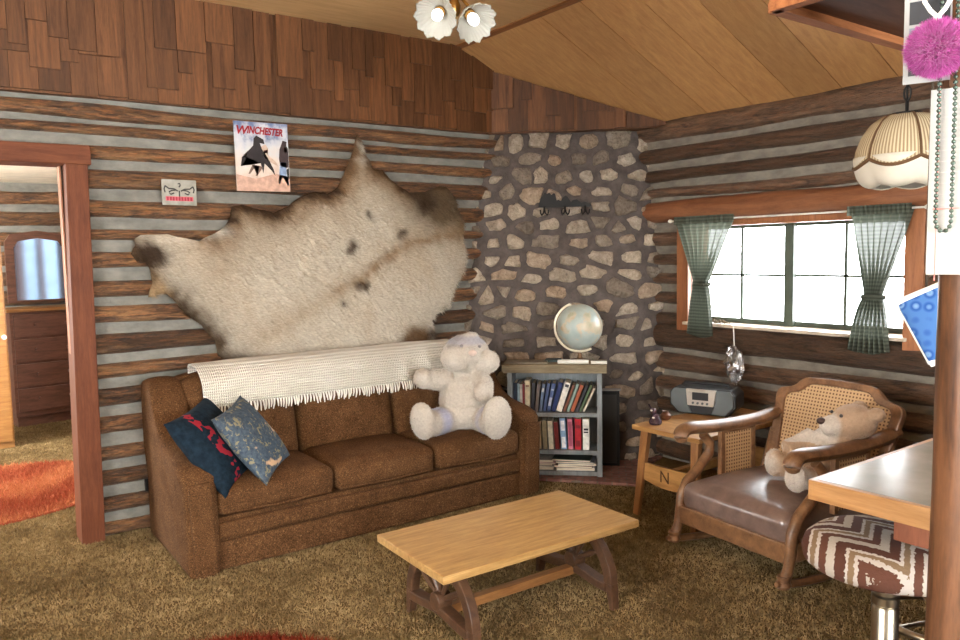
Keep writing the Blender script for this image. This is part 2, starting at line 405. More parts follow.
def roofz(p): return ZC if p.x <= XJ else ZC+ks*(p.x-XJ)
shakes((-2.6, D-.05), (3.605, D-.05), roofz, 0, 3)
shakes((3.60, D-.06), (W, 3.87), roofz, 0, 5)
mb.box((-2.6, D-.05, 2.5), (3.62, D+.1, ZC))
mb.prism([(3.60, D-.055), (W, 3.875), (W, D), (3.6, D)], 2.5, 3.02)
struct(mb.build('wall_back_upper', m_shake, smooth=False))
# ================================================================ doorway to the bedroom
mb = MB()
mb.add([(.680, D-.085, 2.15), (.790, D-.085, 2.15), (.760, D-.085, 0), (.640, D-.085, 0), (.680, D+.12, 2.15), (.790, D+.12, 2.15), (.760, D+.12, 0), (.640, D+.12, 0)],
       [(0, 1, 2, 3), (7, 6, 5, 4), (4, 5, 1, 0), (5, 6, 2, 1), (6, 7, 3, 2), (7, 4, 0, 3)])
mb.box((-.27, D-.085, 0), (-.14, D+.12, 2.15))
door = struct(mb.build('door_1', m_trim, smooth=False, bevel=.004))
mb = MB(); mb.box((-.30, D-.095, 2.125), (.806, D+.12, 2.229)); struct(mb.build('door_lintel', m_trim_h, door, smooth=False, bevel=.004))
mb = MB(); mb.box((.660, D+.02, 0), (.670, D+.10, 2.125)); struct(mb.build('door_stop', m_winwood, door, smooth=False, bevel=.003))
# bedroom shell
mb = MB()
for i, (zt, zb) in enumerate([(2.32, 2.18), (2.12, 1.96), (1.91, 1.76), (1.71, 1.56), (1.51, 1.36), (1.31, 1.16), (1.11, .96), (.9, .75), (.68, .53), (.46, .31), (.24, .08)]):
    log(mb, 'x', -2, 1.9, zb, zt, 9.15, -1, i+120, .06)
chink(mb, 'x', -2, 1.9, 0, 2.45, 9.15, -1)
struct(mb.build('wall_bedroom_back', [m_log, m_chink]))
mb = MB()
for a, b in (((1.85, D+.1, 0), (1.95, 5.9, 2.45)), ((1.85, 7.1, 0), (1.95, 9.2, 2.45)), ((1.85, 5.9, 0), (1.95, 7.1, .9)), ((1.85, 5.9, 2.2), (1.95, 7.1, 2.45)), ((1.87, 6.46, .9), (1.93, 6.54, 2.2))): mb.box(a, b)
struct(mb.build('wall_bedroom_right', m_dark, smooth=False))
mb = MB(); mb.box((-2.1, D+.1, 0), (-2.0, 6.2, 2.45)); mb.box((-2.1, 7.8, 0), (-2.0, 9.2, 2.45)); mb.box((-2.1, 6.2, 0), (-2.0, 7.8, .85)); mb.box((-2.1, 6.2, 2.1), (-2.0, 7.8, 2.45))
struct(mb.build('wall_bedroom_left', m_dark, smooth=False))
mb = MB(); mb.box((-2.1, D+.1, 2.40), (1.95, 9.2, 2.47)); struct(mb.build('ceiling_bedroom', m_plaster, smooth=False))
# walls behind the camera, with the rear window and a left opening added for light
mb = MB()
for a, b in (((-2.7, -2.7, 0), (-.75, -2.6, 3.15)), ((1.95, -2.7, 0), (W+.1, -2.6, 3.15)), ((-.75, -2.7, 0), (1.95, -2.6, .8)), ((-.75, -2.7, 2.4), (1.95, -2.6, 3.15))): mb.box(a, b)
struct(mb.build('wall_rear', m_dark, smooth=False))
mb = MB()
for a, b in (((-2.7, -2.7, 0), (-2.6, -.1, 3.15)), ((-2.7, 1.9, 0), (-2.6, D+.1, 3.15)), ((-2.7, -.1, 0), (-2.6, 1.9, .9)), ((-2.7, -.1, 2.3), (-2.6, 1.9, 3.15))): mb.box(a, b)
struct(mb.build('wall_left', m_dark, smooth=False))
# ================================================================ window in the log wall
t = NT('window_glass', .05, .5); tr = t.n('BsdfTransparent'); gl = t.n('BsdfGlossy'); gl.inputs['Roughness'].default_value = .03
fr = t.n('Fresnel'); fr.inputs[0].default_value = 1.35; mx = t.n('MixShader'); t.l(fr.outputs[0], mx.inputs[0]); t.l(tr.outputs[0], mx.inputs[1]); t.l(gl.outputs[0], mx.inputs[2])
t.l(mx.outputs[0], t.t.nodes['Material Output'].inputs[0]); m_glass = t.m
Z0, Z1 = 1.085, 1.755
mb = MB()
mb.box((W-.075, Y1, .98), (W-.03, Y1+.10, 1.80)); mb.box((W-.075, 2.02, .98), (W-.03, Y0-.005, 1.80))
mb.box((W-.03, Y1, 1.0), (W+.16, Y1+.03, 1.80)); mb.box((W-.03, Y0-.03, 1.0), (W+.16, Y0, 1.80))
mb.box((W-.03, Y0, Z1), (W+.16, Y1, 1.80))
win = struct(mb.build('window_1', m_winwood, smooth=False, bevel=.003))
mb = MB(); mb.box((W-.10, Y0-.03, 1.052), (W+.16, Y1+.03, Z0-.012)); struct(mb.build('window_sill', plain('worn_white_sill', (196, 180, 158), .5), win, smooth=False, bevel=.004))
xs = W+.09; ym = 2.91
def sash(y0, y1, x):
    mb = MB(); fw_ = .032
    mb.box((x, y0, Z0-.012), (x+.035, y0+fw_, Z1)); mb.box((x, y1-fw_, Z0-.012), (x+.035, y1, Z1)); mb.box((x, y0, Z0-.012), (x+.035, y1, Z0+.02)); mb.box((x, y0, Z1-.02), (x+.035, y1, Z1))
    yc, zc = (y0+y1)/2, 1.41
    mb.box((x+.008, yc-.009, Z0), (x+.028, yc+.009, Z1)); mb.box((x+.008, y0, zc-.008), (x+.028, y1, zc+.008))
    s = struct(mb.build('window_sash', m_sash, win, smooth=False))
    mb = MB(); mb.box((x+.016, y0+.02, Z0), (x+.019, y1-.02, Z1)); struct(mb.build('window_pane', m_glass, s, smooth=False))
sash(ym, Y1+.07, xs); sash(Y0+.05, ym+.05, xs+.02)
mb = MB(); mb.box((xs-.012, ym-.008, Z0-.012), (xs+.03, ym+.058, Z1)); struct(mb.build('window_mullion', m_sash, win, smooth=False))
# ================================================================ stone chimney across the corner
def lerp_tab(z, tab):
    for (z0, v0), (z1, v1) in zip(tab, tab[1:]):
        if z <= z1: k = max(0, min(1, (z-z0)/(z1-z0))); return v0+(v1-v0)*k
    return tab[-1][1]
XA = [(0, 3.345), (.9, 3.36), (1.24, 3.385), (1.62, 3.442), (2.0, 3.498), (2.31, 3.563), (2.5, 3.625)]
YB = [(0, 3.935), (.9, 3.942), (1.21, 3.953), (1.67, 4.002), (1.98, 4.042), (2.2, 4.082), (2.5, 4.118)]
def footprint(z):
    xa, yb = lerp_tab(z, XA), lerp_tab(z, YB); k = max(0, min(1, z/2.5))
    p1 = Vector((xa+.035, D-.15+.10*k)); p2 = Vector((4.24+.19*k, yb+.02))
    return chaikin([Vector((xa, D+.03)), p1, p1*.5+p2*.5+Vector((-.03, -.03))*(1-k), p2, Vector((W+.03, yb))], 3)
def surf_tab(z):
    P = footprint(z); L = [0]
    for a, b in zip(P, P[1:]): L.append(L[-1]+(b-a).length)
    return P, L
TABS = [surf_tab(2.53*i/60) for i in range(61)]
def csurf(u, z):     # u in 0..1 along the footprint
    i = max(0, min(59, int(z/2.53*60))); k = max(0, min(1, z/2.53*60-i)); q = []
    for P, L in (TABS[i], TABS[i+1]):
        s = u*L[-1]; j = 0
        while j < len(L)-2 and L[j+1] < s: j += 1
        t = (s-L[j])/(L[j+1]-L[j]); q.append(P[j]*(1-t)+P[j+1]*t)
    p = q[0]*(1-k)+q[1]*k; return Vector((p.x, p.y, z))
def cnorm(u, z):
    a = csurf(min(1, u+.02), z)-csurf(max(0, u-.02), z); b = csurf(u, z+.03)-csurf(u, z-.03); n = a.cross(b); n.normalize(); return n
LC = TABS[20][1][-1]
mb = MB()
def mortar(i, j):
    p = csurf(i, j*2.52); n = cnorm(i, j*2.52); q = p*6
    return p+n*(.012*noise.noise(q)+.006*noise.noise(q*4))
mb.grid(mortar, 130, 190)
nv = len(mb.v)
HW, HH = .088, .062
cells = []; rr = random.Random(11); row = 0; z = .05
while z < 2.52:
    x = rr.uniform(-.05, .05)
    while x < LC+.05:
        cells.append((x+rr.uniform(-.035, .035), z+rr.uniform(-.032, .032))); x += rr.uniform(.13, .29)
    z += .124; row += 1
def clip(poly, a, b, c):   # keep a*x+b*y<=c
    out = []
    for i in range(len(poly)):
        p, q = poly[i], poly[(i+1) % len(poly)]; dp, dq = a*p[0]+b*p[1]-c, a*q[0]+b*q[1]-c
        if dp <= 0: out.append(p)
        if dp*dq < 0: t = dp/(dp-dq); out.append((p[0]+(q[0]-p[0])*t, p[1]+(q[1]-p[1])*t))
    return out
AS = 1.5
for i, (cx, cz) in enumerate(cells):
    poly = [(cx-.17, cz-.10), (cx+.17, cz-.10), (cx+.17, cz+.10), (cx-.17, cz+.10)]
    g = rr.uniform(.009, .028)
    for j, (ox, oz) in enumerate(cells):
        if i == j or abs(ox-cx) > .4 or abs(oz-cz) > .3: continue
        dx, dz = (ox-cx), (oz-cz)*AS; d = math.hypot(dx, dz); dx /= d; dz /= d
        poly = clip(poly, dx, dz*AS, dx*cx+dz*AS*cz+d/2-g)
        if len(poly) < 3: break
    if len(poly) < 3: continue
    k = rr.uniform(.66, 1.0); poly = [(cx+(x-cx)*k, cz+(y-cz)*k*.97) for x, y in poly]
    pts = chaikin([Vector(p) for p in poly], 1, True) if rr.random() < .3 else [Vector(poly[q])*(1-t)+Vector(poly[(q+1) % len(poly)])*t for q in range(len(poly)) for t in (0.08, .36, .64, .92)]
    w = max(p.x for p in pts)-min(p.x for p in pts)
    if w < .04: continue
    c0 = sum(pts, Vector((0, 0)))/len(pts); h = rr.uniform(.014, .034); rings = []
    for sc_, hh in ((1.0, -.01), (.97, .5), (.86, .85), (.5, 1.0)):
        ring = []
        for p in pts:
            jit = 1+.24*noise.noise(Vector((p.x*24, p.y*24, i))); q = c0+(p-c0)*sc_*jit
            if q.y > 2.51: q.y = 2.51
            if q.y < .03: q.y = .03
            u = max(.004, min(.996, q.x/LC)); n = cnorm(u, q.y); hq = h*hh*(1+.3*noise.noise(Vector((q.x*22, q.y*22, i*2.3))))
            ring.append(csurf(u, q.y)+n*hq)
        rings.append(ring)
    n = len(pts); vs = [v for r in rings for v in r]; u = max(.004, min(.996, c0.x/LC)); vs.append(csurf(u, c0.y)+cnorm(u, c0.y)*h*1.03); fs = []
    for a in range(3):
        for b in range(n): fs.append((a*n+b, a*n+(b+1) % n, (a+1)*n+(b+1) % n, (a+1)*n+b))
    for b in range(n): fs.append((3*n+b, 3*n+(b+1) % n, 4*n))
    mb.add(vs, fs, 1)
t = NT('chimney_mortar', .9, .15); f = t.noise(t.coord(), 12, 5, .65)
t.color(t.ramp(f, [(.3, (72, 64, 60)), (.7, (104, 94, 88))])).bump(t.noise(t.coord(), 45, 4, .7), .6, .015); m_mort = t.m
t = NT('field_stone', .8, .2); f = t.noise(t.coord(), 16, 6, .7); g = t.noise(t.coord(), 60, 3, .7)
c = t.ramp(t.math('ADD', t.math('MULTIPLY', f, .7), t.math('MULTIPLY', g, .3)), [(.32, (136, 126, 114)), (.5, (192, 181, 165)), (.68, (228, 219, 205))])
c = t.mix(c, t.ramp(t.island(), [(0, (170, 162, 156)), (.3, (206, 198, 190)), (.6, (255, 248, 238)), (.8, (226, 206, 188)), (1, (250, 248, 244))]), 1.0, 'MULTIPLY')
t.color(c).bump(t.math('ADD', f, g), .9, .03); m_stone = t.m
ch = mb.build('stone_chimney', [m_mort, m_stone], smooth=True, angle=60)
struct(ch)
# low brick hearth in front
t = NT('hearth_brick', .85, .2); br = t.n('TexBrick'); t.l(t.coord((1, 1, 1), (0, 0, R(45))), br.inputs['Vector']); br.inputs['Scale'].default_value = 5
br.inputs['Color1'].default_value = lin(136, 92, 84); br.inputs['Color2'].default_value = lin(164, 122, 112); br.inputs['Mortar'].default_value = lin(130, 118, 110); br.inputs['Mortar Size'].default_value = .02
t.color(t.mix(br.outputs['Color'], t.ramp(t.noise(t.coord(), 20, 4), [(.3, (190, 185, 180)), (.7, (255, 255, 255))]), 1.0, 'MULTIPLY')); m_brick = t.m
mb = MB(); mb.prism([(3.285, 4.215), (3.86, 3.49), (4.20, 3.79), (4.52, 3.9), (4.5, 4.75), (3.285, 4.75)], 0, .02)
struct(mb.build('hearth', m_brick, smooth=False, bevel=.006))
# ================================================================ corner-facing frame: local x runs along the hearth, local y into the corner
def diag(s, c): return (c/2+s*math.sqrt(.5), c/2-s*math.sqrt(.5))
RD = -PI/4
# fire screen
m_iron = plain('black_iron', (30, 28, 26), .5, .4, .6, .2)
x, y = diag(-.34, 8.0); fsn = thing('fire_screen', 'black mesh fire screen standing behind the grey bookcase', 'fire screen', (x, y, .02), RD)
mb = MB(); mb.box((-.45, -.012, .53), (.45, .012, .56)); mb.box((-.45, -.01, 0), (.45, .01, .02)); mb.box((-.45, -.01, 0), (-.43, .01, .55)); mb.box((.43, -.01, 0), (.45, .01, .55)); mb.build('frame', m_iron, fsn, smooth=False)
t = NT('screen_mesh', .6, .3, .3, (34, 31, 29)); wv = t.n('TexWave'); wv.inputs['Scale'].default_value = 60; t.l(t.coord(), wv.inputs['Vector']); t.color(t.ramp(wv.outputs['Fac'], [(.3, (30, 28, 26)), (.7, (74, 70, 64))]))
mb = MB(); mb.box((-.43, -.003, .02), (.43, .003, .53)); mb.build('mesh_panel', t.m, fsn, smooth=False)
mb = MB(); mb.box((-.46, -.03, .56), (.46, .012, .572)); mb.build('top_rail', plain('grey_steel', (150, 148, 142), .4, .5, .7), fsn, smooth=False)
# bookcase
m_shelf = wood('blue_grey_paint', (112, 116, 116), (142, 146, 146), (10, 10, 1.2), .6, .3, 3, .05)
m_top = wood('weathered_plank', (98, 84, 64), (150, 134, 106), (1.5, 12, 12), .7, .25, 3, .2)
BW, BD = .66, .245
x, y = diag(-.345, 7.56+BD*math.sqrt(2)/2); BC = Vector((x, y, .02))
bk = thing('bookcase', 'low grey painted bookcase with a brown plank top, by the stone chimney', 'bookcase', BC, RD)
for sx in (-1, 1):
    mb = MB(); mb.box((sx*BW/2-(.035 if sx > 0 else 0), -BD/2, 0), (sx*BW/2+(.035 if sx < 0 else 0), BD/2, .735)); mb.build('side_panel', m_shelf, bk, smooth=False, bevel=.002)
SH = [.035, .185, .452]
for z in SH:
    mb = MB(); mb.box((-BW/2+.035, -BD/2+.004, z-.03), (BW/2-.035, BD/2, z)); mb.build('shelf', m_shelf, bk, smooth=False, bevel=.002)
mb = MB(); mb.box((-BW/2+.034, BD/2-.012, 0), (BW/2-.034, BD/2-.002, .735)); mb.build('back_panel', m_shelf, bk, smooth=False)
mb = MB(); mb.box((-BW/2-.035, -BD/2-.02, .735), (BW/2+.035, BD/2+.01, .795)); mb.build('top_plank', m_top, bk, smooth=False, bevel=.004)
T_B = Matrix.Translation(BC) @ Matrix.Rotation(RD, 4, 'Z')
m_page = plain('book_pages', (218, 206, 182), .9, .1, 0, .05)
cov = {}
def cover(rgb):
    if rgb not in cov: cov[rgb] = plain('book_cover_%d' % len(cov), rgb, .5, .35, 0, .1, 30)
    return cov[rgb]
def book(x, shelf_z, th, h, d, rgb, lean, label, group, stripe=None):
    # spine faces the room; lean turns the book about its lower edge
    L = T_B @ Matrix.Translation((x, -BD/2+.02+d/2+RNG.uniform(0, .012), shelf_z+.001+max(0, th*math.sin(lean)))) @ Matrix.Rotation(lean, 4, 'Y')
    o = bpy.data.objects.new('book', None); COL.objects.link(o); o.matrix_basis = L; o.empty_display_size = .03; tag(o, label, 'book', group)
    m = cover(rgb); c = .0025; mb = MB()
    mb.box((0, -d/2, 0), (th, -d/2+c, h)); mb.box((0, -d/2, 0), (c, d/2, h)); mb.box((th-c, -d/2, 0), (th, d/2, h)); mb.build('cover', m, o, smooth=False)
    mb = MB(); mb.box((c, -d/2+c, .003), (th-c, d/2-.004, h-.003)); mb.build('pages', m_page, o, smooth=False)
    if stripe:
        for (za, zb) in stripe[1]:
            mb = MB(); mb.box((th*.16, -d/2-.0006, h*za), (th*.84, -d/2+.0005, h*zb)); mb.build('spine_band', cover(stripe[0]), o, smooth=False)
xl = -BW/2+.04
up_ = [  # thickness, height, colour, lean (deg), label, stripe
 (.026, .205, (38, 48, 66), 0, 'dark navy book first on the upper shelf', None),
 (.016, .20, (150, 176, 190), 0, 'pale blue upright book beside the first navy one, upper shelf', None),
 (.018, .195, (196, 190, 178), 0, 'thin off-white book before the narrow red one, upper shelf', None),
 (.016, .20, (132, 38, 36), 0, 'narrow red upright book on the upper shelf', None),
 (.036, .222, (200, 186, 156), 0, 'tall cream book with a dark spine mark, tallest on the upper shelf', ((120, 84, 60), [(.1, .14), (.8, .86)])),
 (.024, .205, (46, 44, 50), 4, 'black book just after the tall cream one', None),
 (.024, .20, (102, 90, 84), 6, 'dull brown leaning book in the upper row', None),
 (.022, .20, (92, 106, 132), 8, 'slate blue leaning book in the upper row', ((196, 196, 196), [(.7, .85)])),
 (.022, .205, (62, 76, 112), 10, 'dark blue leaning book next to the slate blue one', None),
 (.026, .205, (72, 90, 134), 12, 'mid blue leaning book with pale spine lines', ((180, 186, 200), [(.2, .5), (.75, .8)])),
 (.030, .215, (34, 48, 96), 16, 'thick royal blue book leaning on the white one', None),
 (.040, .215, (222, 216, 204), 18, 'wide white book with a black dot, leaning in the upper row', ((40, 38, 40), [(.84, .93)])),
 (.020, .20, (110, 66, 46), 20, 'brown leaning book right after the wide white one', None),
 (.020, .21, (126, 142, 132), 20, 'sage green leaning book in the upper row', None),
 (.026, .20, (156, 82, 48), 21, 'rust orange leaning book in the upper row', None),
 (.020, .205, (44, 42, 44), 22, 'thin black leaning book after the rust orange one', None),
 (.018, .205, (74, 88, 60), 23, 'olive green leaning book near the end of the upper row', None),
 (.016, .185, (190, 178, 156), 25, 'thin cream book, last and most tilted of the upper row', None)]
x = xl
for th, h, rgb, ln, lab, st in up_:
    book(x, SH[2], th, h, .17, rgb, R(ln), lab, 'books on the upper shelf', st); x += th/math.cos(R(ln))+.0015+(.0035 if ln else 0)
lo_ = [
 (.030, 0.203, (104, 98, 66), 0, 'olive drab book first on the lower shelf', None),
 (.028, 0.203, (116, 104, 92), 0, 'grey brown book second on the lower shelf', None),
 (.020, 0.198, (132, 112, 88), 0, 'tan book on the lower shelf beside the grey brown one', None),
 (.032, 0.203, (150, 70, 48), -1, 'brick orange book on the lower shelf', ((205, 170, 130), [(.75, .82)])),
 (.030, 0.198, (170, 146, 112), -2, 'light tan book beside the brick orange one', None),
 (.030, 0.203, (142, 126, 96), -2, 'khaki book on the lower shelf', None),
 (.034, 0.203, (214, 204, 182), -3, 'cream book in the middle of the lower shelf', None),
 (.030, 0.193, (120, 40, 36), -4, 'dark red book on the lower shelf beside the cream one', None),
 (.040, 0.223, (126, 156, 190), -3, 'light blue book with white bands on the lower shelf', ((226, 228, 230), [(.05, .4), (.6, .92)])),
 (.034, 0.218, (196, 122, 136), -2, 'dusty pink book on the lower shelf', ((150, 70, 90), [(.1, .9)])),
 (.044, 0.218, (176, 28, 40), 0, 'thick bright red book on the lower shelf', ((120, 16, 26), [(.1, .3), (.7, .8)])),
 (.046, 0.218, (228, 224, 216), 0, 'thick white book with black print at the end of the lower shelf', ((36, 34, 36), [(.55, .6), (.63, .7)]))]
x = xl+.012
gap = (BW-.08-.015-sum(q[0] for q in lo_))/len(lo_)*.5
for th, h, rgb, ln, lab, st in lo_:
    book(x, SH[1], th, h, .17, rgb, R(ln), lab, 'books on the lower shelf', st); x += th+gap+.004
# loose papers and magazines flat on the bottom shelf
mags = [(-.15, .012, (178, 172, 162), 'crumpled grey magazine lowest in the heap nearest the sofa', 4), (-.14, .010, (206, 200, 190), 'white magazine on the heap nearest the sofa', -6), (-.16, .012, (92, 84, 82), 'dark magazine in the heap nearest the sofa', 8), (-.13, .010, (190, 150, 150), 'pinkish magazine in the heap nearest the sofa', -3),
        (-.15, .012, (216, 208, 196), 'cream magazine topping the heap nearest the sofa', 3),
        (.14, .016, (212, 208, 200), 'thick white catalogue lowest in the heap at the chimney end', 2), (.13, .012, (128, 96, 80), 'brown magazine in the heap at the chimney end', -5), (.15, .012, (224, 220, 210), 'white magazine in the heap at the chimney end', 6),
        (.14, .011, (104, 110, 116), 'blue grey magazine in the heap at the chimney end', -4), (.12, .012, (60, 66, 58), 'dark green magazine topping the heap at the chimney end', -9)]
zz = {-1: SH[0]+.001, 1: SH[0]+.001}
for px, th, rgb, lab, a in mags:
    sd = -1 if px < 0 else 1
    o = bpy.data.objects.new('magazine', None); COL.objects.link(o); tag(o, lab, 'magazine', 'magazines on the bottom shelf')
    o.matrix_basis = T_B @ Matrix.Translation((px, -.012, zz[sd])) @ Matrix.Rotation(R(a*.6), 4, 'Z'); zz[sd] += th*1.2+.0006
    mb = MB(); mb.box((-.135, -.09, 0), (.135, .09, .002)); th *= 1.2; mb.box((-.135, -.09, th-.002), (.135, .09, th)); mb.build('cover', cover(rgb), o, smooth=False)
    mb = MB(); mb.box((-.132, -.087, .002), (.132, .087, th-.002)); mb.build('pages', m_page, o, smooth=False)
# things lying along the bookcase top
zt = .795
mb = MB()
mb.tube([(-.115, 0, .016), (-.05, .0, .0165), (.02, .002, .016), (.10, .004, .016)], [.015, .016, .0155, .014], 10)
def onB(o, x, y, z, rz=0): o.matrix_basis = T_B @ Matrix.Translation((x, y, z)) @ Matrix.Rotation(rz, 4, 'Z'); return o
m_paper = plain('white_paper', (226, 222, 212), .8, .2, 0, .04)
o = tag(mb.build('paper_roll', m_paper), 'white paper roll on the bookcase plank in front of the globe', 'paper roll'); onB(o, .14, -.10, zt, 0)
mb = MB(); mb.tube([(-.05, 0, .012), (.06, 0, .012)], .0115, 10); o = tag(mb.build('paper_roll', m_paper), 'short white paper roll at the chimney end of the bookcase plank', 'paper roll'); onB(o, .305, -.105, zt, R(-3))
mb = MB(); mb.box((-.15, -.06, 0), (.15, .06, .012)); o = tag(mb.build('booklet', cover((120, 110, 92)), smooth=False, bevel=.003), 'flat drab booklet on the bookcase plank behind the bear', 'booklet'); onB(o, -.2, -.045, zt, R(2))
mb = MB(); mb.box((-.055, -.045, 0), (.055, .045, .018)); o = tag(mb.build('booklet', cover((44, 60, 58)), smooth=False, bevel=.003), 'small dark green booklet on the bookcase plank', 'booklet'); onB(o, -.015+.0, .03, zt, R(-4))
# globe
gp = Vector(T_B @ Vector((.175, .035, zt)))
gl_ = thing('globe', 'old desk globe on a tilted metal arc, standing on the bookcase', 'globe', gp, RD)
m_cream_metal = plain('cream_metal', (206, 194, 168), .35, .5, .3, .05)
mb = MB(); mb.lathe([(.085, 0), (.088, .008), (.06, .016), (.022, .024), (.014, .05), (.012, .062)], 28); mb.build('base', plain('brown_metal_base', (112, 84, 56), .4, .5, .4), gl_)
RG = .163; gc = Vector((0, 0, .062+.022+RG))
t = NT('globe_map', .3, .5); v = t.coord((1, 1, 1)); f = t.noise(v, 6.5, 6, .6, .3); g = t.noise(v, 14, 3)
land = t.ramp(g, [(.3, (180, 160, 128)), (.5, (196, 182, 156)), (.7, (168, 166, 138))])
t.color(t.mix(t.ramp(g, [(.3, (160, 172, 166)), (.7, (184, 192, 184))]), land, t.ramp(f, [(.49, (0, 0, 0)), (.53, (255, 255, 255))]))); m_map = t.m
mb = MB(); mb.ell((0, 0, 0), (RG, RG, RG), n=40); q = mb.build('ball', m_map, gl_); q.location = gc; q.rotation_euler = (0, R(23), 0)
pts = [(gc.x+(RG+.012)*math.cos(R(a)), 0, gc.z+(RG+.012)*math.sin(R(a))) for a in range(112, 302, 6)]
mb = MB(); mb.tube(pts, .009, 6, flat=.5); mb.build('meridian_arc', m_cream_metal, gl_)
mb = MB(); a = R(112); mb.tube([(gc.x+(RG+.014)*math.cos(a), 0, gc.z+(RG+.014)*math.sin(a)), (gc.x+(RG-.004)*math.cos(a), 0, gc.z+(RG-.004)*math.sin(a))], .008, 8); mb.build('pivot', m_cream_metal, gl_)
# iron hook rack on the chimney
def on_chim(px_u, z, off): p = csurf(px_u, z); return p+cnorm(px_u, z)*off
uc = min((abs(((csurf(i/200, 1.96).x-3.93)**2+(csurf(i/200, 1.96).y-4.33)**2)**.5), i/200) for i in range(201))[1]
pr = csurf(uc, 1.96); nr = cnorm(uc, 1.96); nr.z = 0; nr.normalize(); xr = Vector((0, 0, 1)).cross(nr) * 1
rk = bpy.data.objects.new('hook_rack', None); COL.objects.link(rk); rk.matrix_basis = Matrix(((xr.x, nr.x, 0, pr.x+nr.x*.045), (xr.y, nr.y, 0, pr.y+nr.y*.045), (0, 0, 1, 1.93), (0, 0, 0, 1)))
tag(rk, 'black iron rack of three coat hooks on the stone chimney', 'hook rack')
sil = [(-.20, 0), (.20, 0), (.19, .02), (.15, .035), (.12, .03), (.09, .055), (.06, .05), (.045, .035), (.02, .075), (.005, .085), (-.015, .07), (-.03, .045), (-.05, .055), (-.062, .05), (-.072, .10), (-.085, .105), (-.1, .09), (-.115, .11), (-.135, .10), (-.15, .112), (-.165, .085), (-.18, .075), (-.19, .04)]
mb = MB(); mb.prism(sil, -.004, .004, 'xz'); mb.build('plate', m_iron, rk, smooth=False)
for hx in (-.155, -.0, .15):
    mb = MB()
    for dx in (-.028, .028): mb.tube([(hx, .004, .0), (hx+dx*.2, .02, -.04), (hx+dx*.7, .035, -.06), (hx+dx, .04, -.045), (hx+dx*1.1, .042, -.02)], .006, 6)
    mb.tube([(hx, 0, .01), (hx, .012, -.03)], .008, 6); mb.build('hook', m_iron, rk)
mb = MB(); mb.box((-.18, -.06, .0), (.18, .0, .012)); mb.build('mount', m_iron, rk, smooth=False)
# ================================================================ sofa
t = NT('brown_tweed', .92, .15); v = t.coord(); f = t.noise(v, 160, 3, .8); g = t.noise(v, 9, 3)
c = t.ramp(f, [(.34, (52, 34, 20)), (.48, (92, 62, 36)), (.6, (110, 76, 46)), (.70, (164, 130, 92))])
t.color(t.mix(c, t.ramp(g, [(.3, (215, 210, 205)), (.7, (255, 255, 255))]), 1.0, 'MULTIPLY')).bump(f, .6, .004)
m_sofa = t.m
SX0, SX1, SY0 = .985, 3.255, 3.855
sf = thing('sofa', 'three-seat brown tweed sofa with winged arms against the log wall', 'sofa', ((SX0+SX1)/2, 4.27, 0), R(-.2))
HX = (SX1-SX0)/2                       # local: front is y=-.415
FY, BY = -.415, .43
mb = MB(); mb.soft((0, .02, .165), (2*HX-.16, .80, .25), .03, n=8); mb.build('base', m_sofa, sf)
mb = MB(); mb.soft((0, FY+.035, .085), (2*HX-.30, .035, .15), .012, n=10); mb.build('skirt_panel', m_sofa, sf)
mb = MB(); mb.soft((0, FY+.03, .215), (2*HX-.31, .05, .09), .02, n=10); mb.build('front_rail', m_sofa, sf)
# arms with wings: side profile in y,z swept across the width, rounded
prof = [(FY, 0), (FY, .0), (FY, .01), (FY-.01, .28), (FY-.015, .46), (FY+.02, .535), (FY+.12, .575), (FY+.30, .605), (FY+.43, .67), (FY+.52, .78), (FY+.58, .88), (FY+.65, .93), (FY+.76, .94), (BY, .90), (BY, .01), (BY, 0), (BY, 0)]
for sx in (-1, 1):
    n = 9; ww = .165; pr2 = [Vector(p) for p in prof]; ring = chaikin(pr2[:1]+pr2[1:], 2, True)
    cx_ = sum((p for p in ring), Vector((0, 0)))/len(ring); mb = MB(); vs = []; m = len(ring)
    xc = sx*(HX-ww/2)
    for i in range(n):
        a = -PI/2+PI*i/(n-1); xx = math.sin(a)*ww/2; ins = .045*(1-max(0, math.cos(a))**.6)
        for p in ring:
            d = p-cx_; q = p-d.normalized()*ins; zz_ = max(q.y, .0)
            # the wing and roll lean outwards, the foot stands in
            out_ = sx*(.012*max(0, (zz_-.1))/.5 if zz_ < .6 else .012)*max(0, min(1, (.28-q.x)/.5))
            vs.append((xc+xx*(1+.15*(zz_ > .5))+out_*.75-sx*.0, q.x, zz_))
    fs = []
    for i in range(n-1):
        for j in range(m): fs.append((i*m+j, i*m+(j+1) % m, (i+1)*m+(j+1) % m, (i+1)*m+j))
    fs += [tuple(range(m))[::-1], tuple(range((n-1)*m, n*m))]
    mb.add(vs, fs); arm = mb.build('arm', m_sofa, sf, angle=80)
    mb = MB(); mb.soft((xc+sx*.008, FY-.010, .255), (.115, .024, .47), .011, n=8, rot=(0, R(sx*2), 0)); mb.build('arm_front_panel', m_sofa, arm)
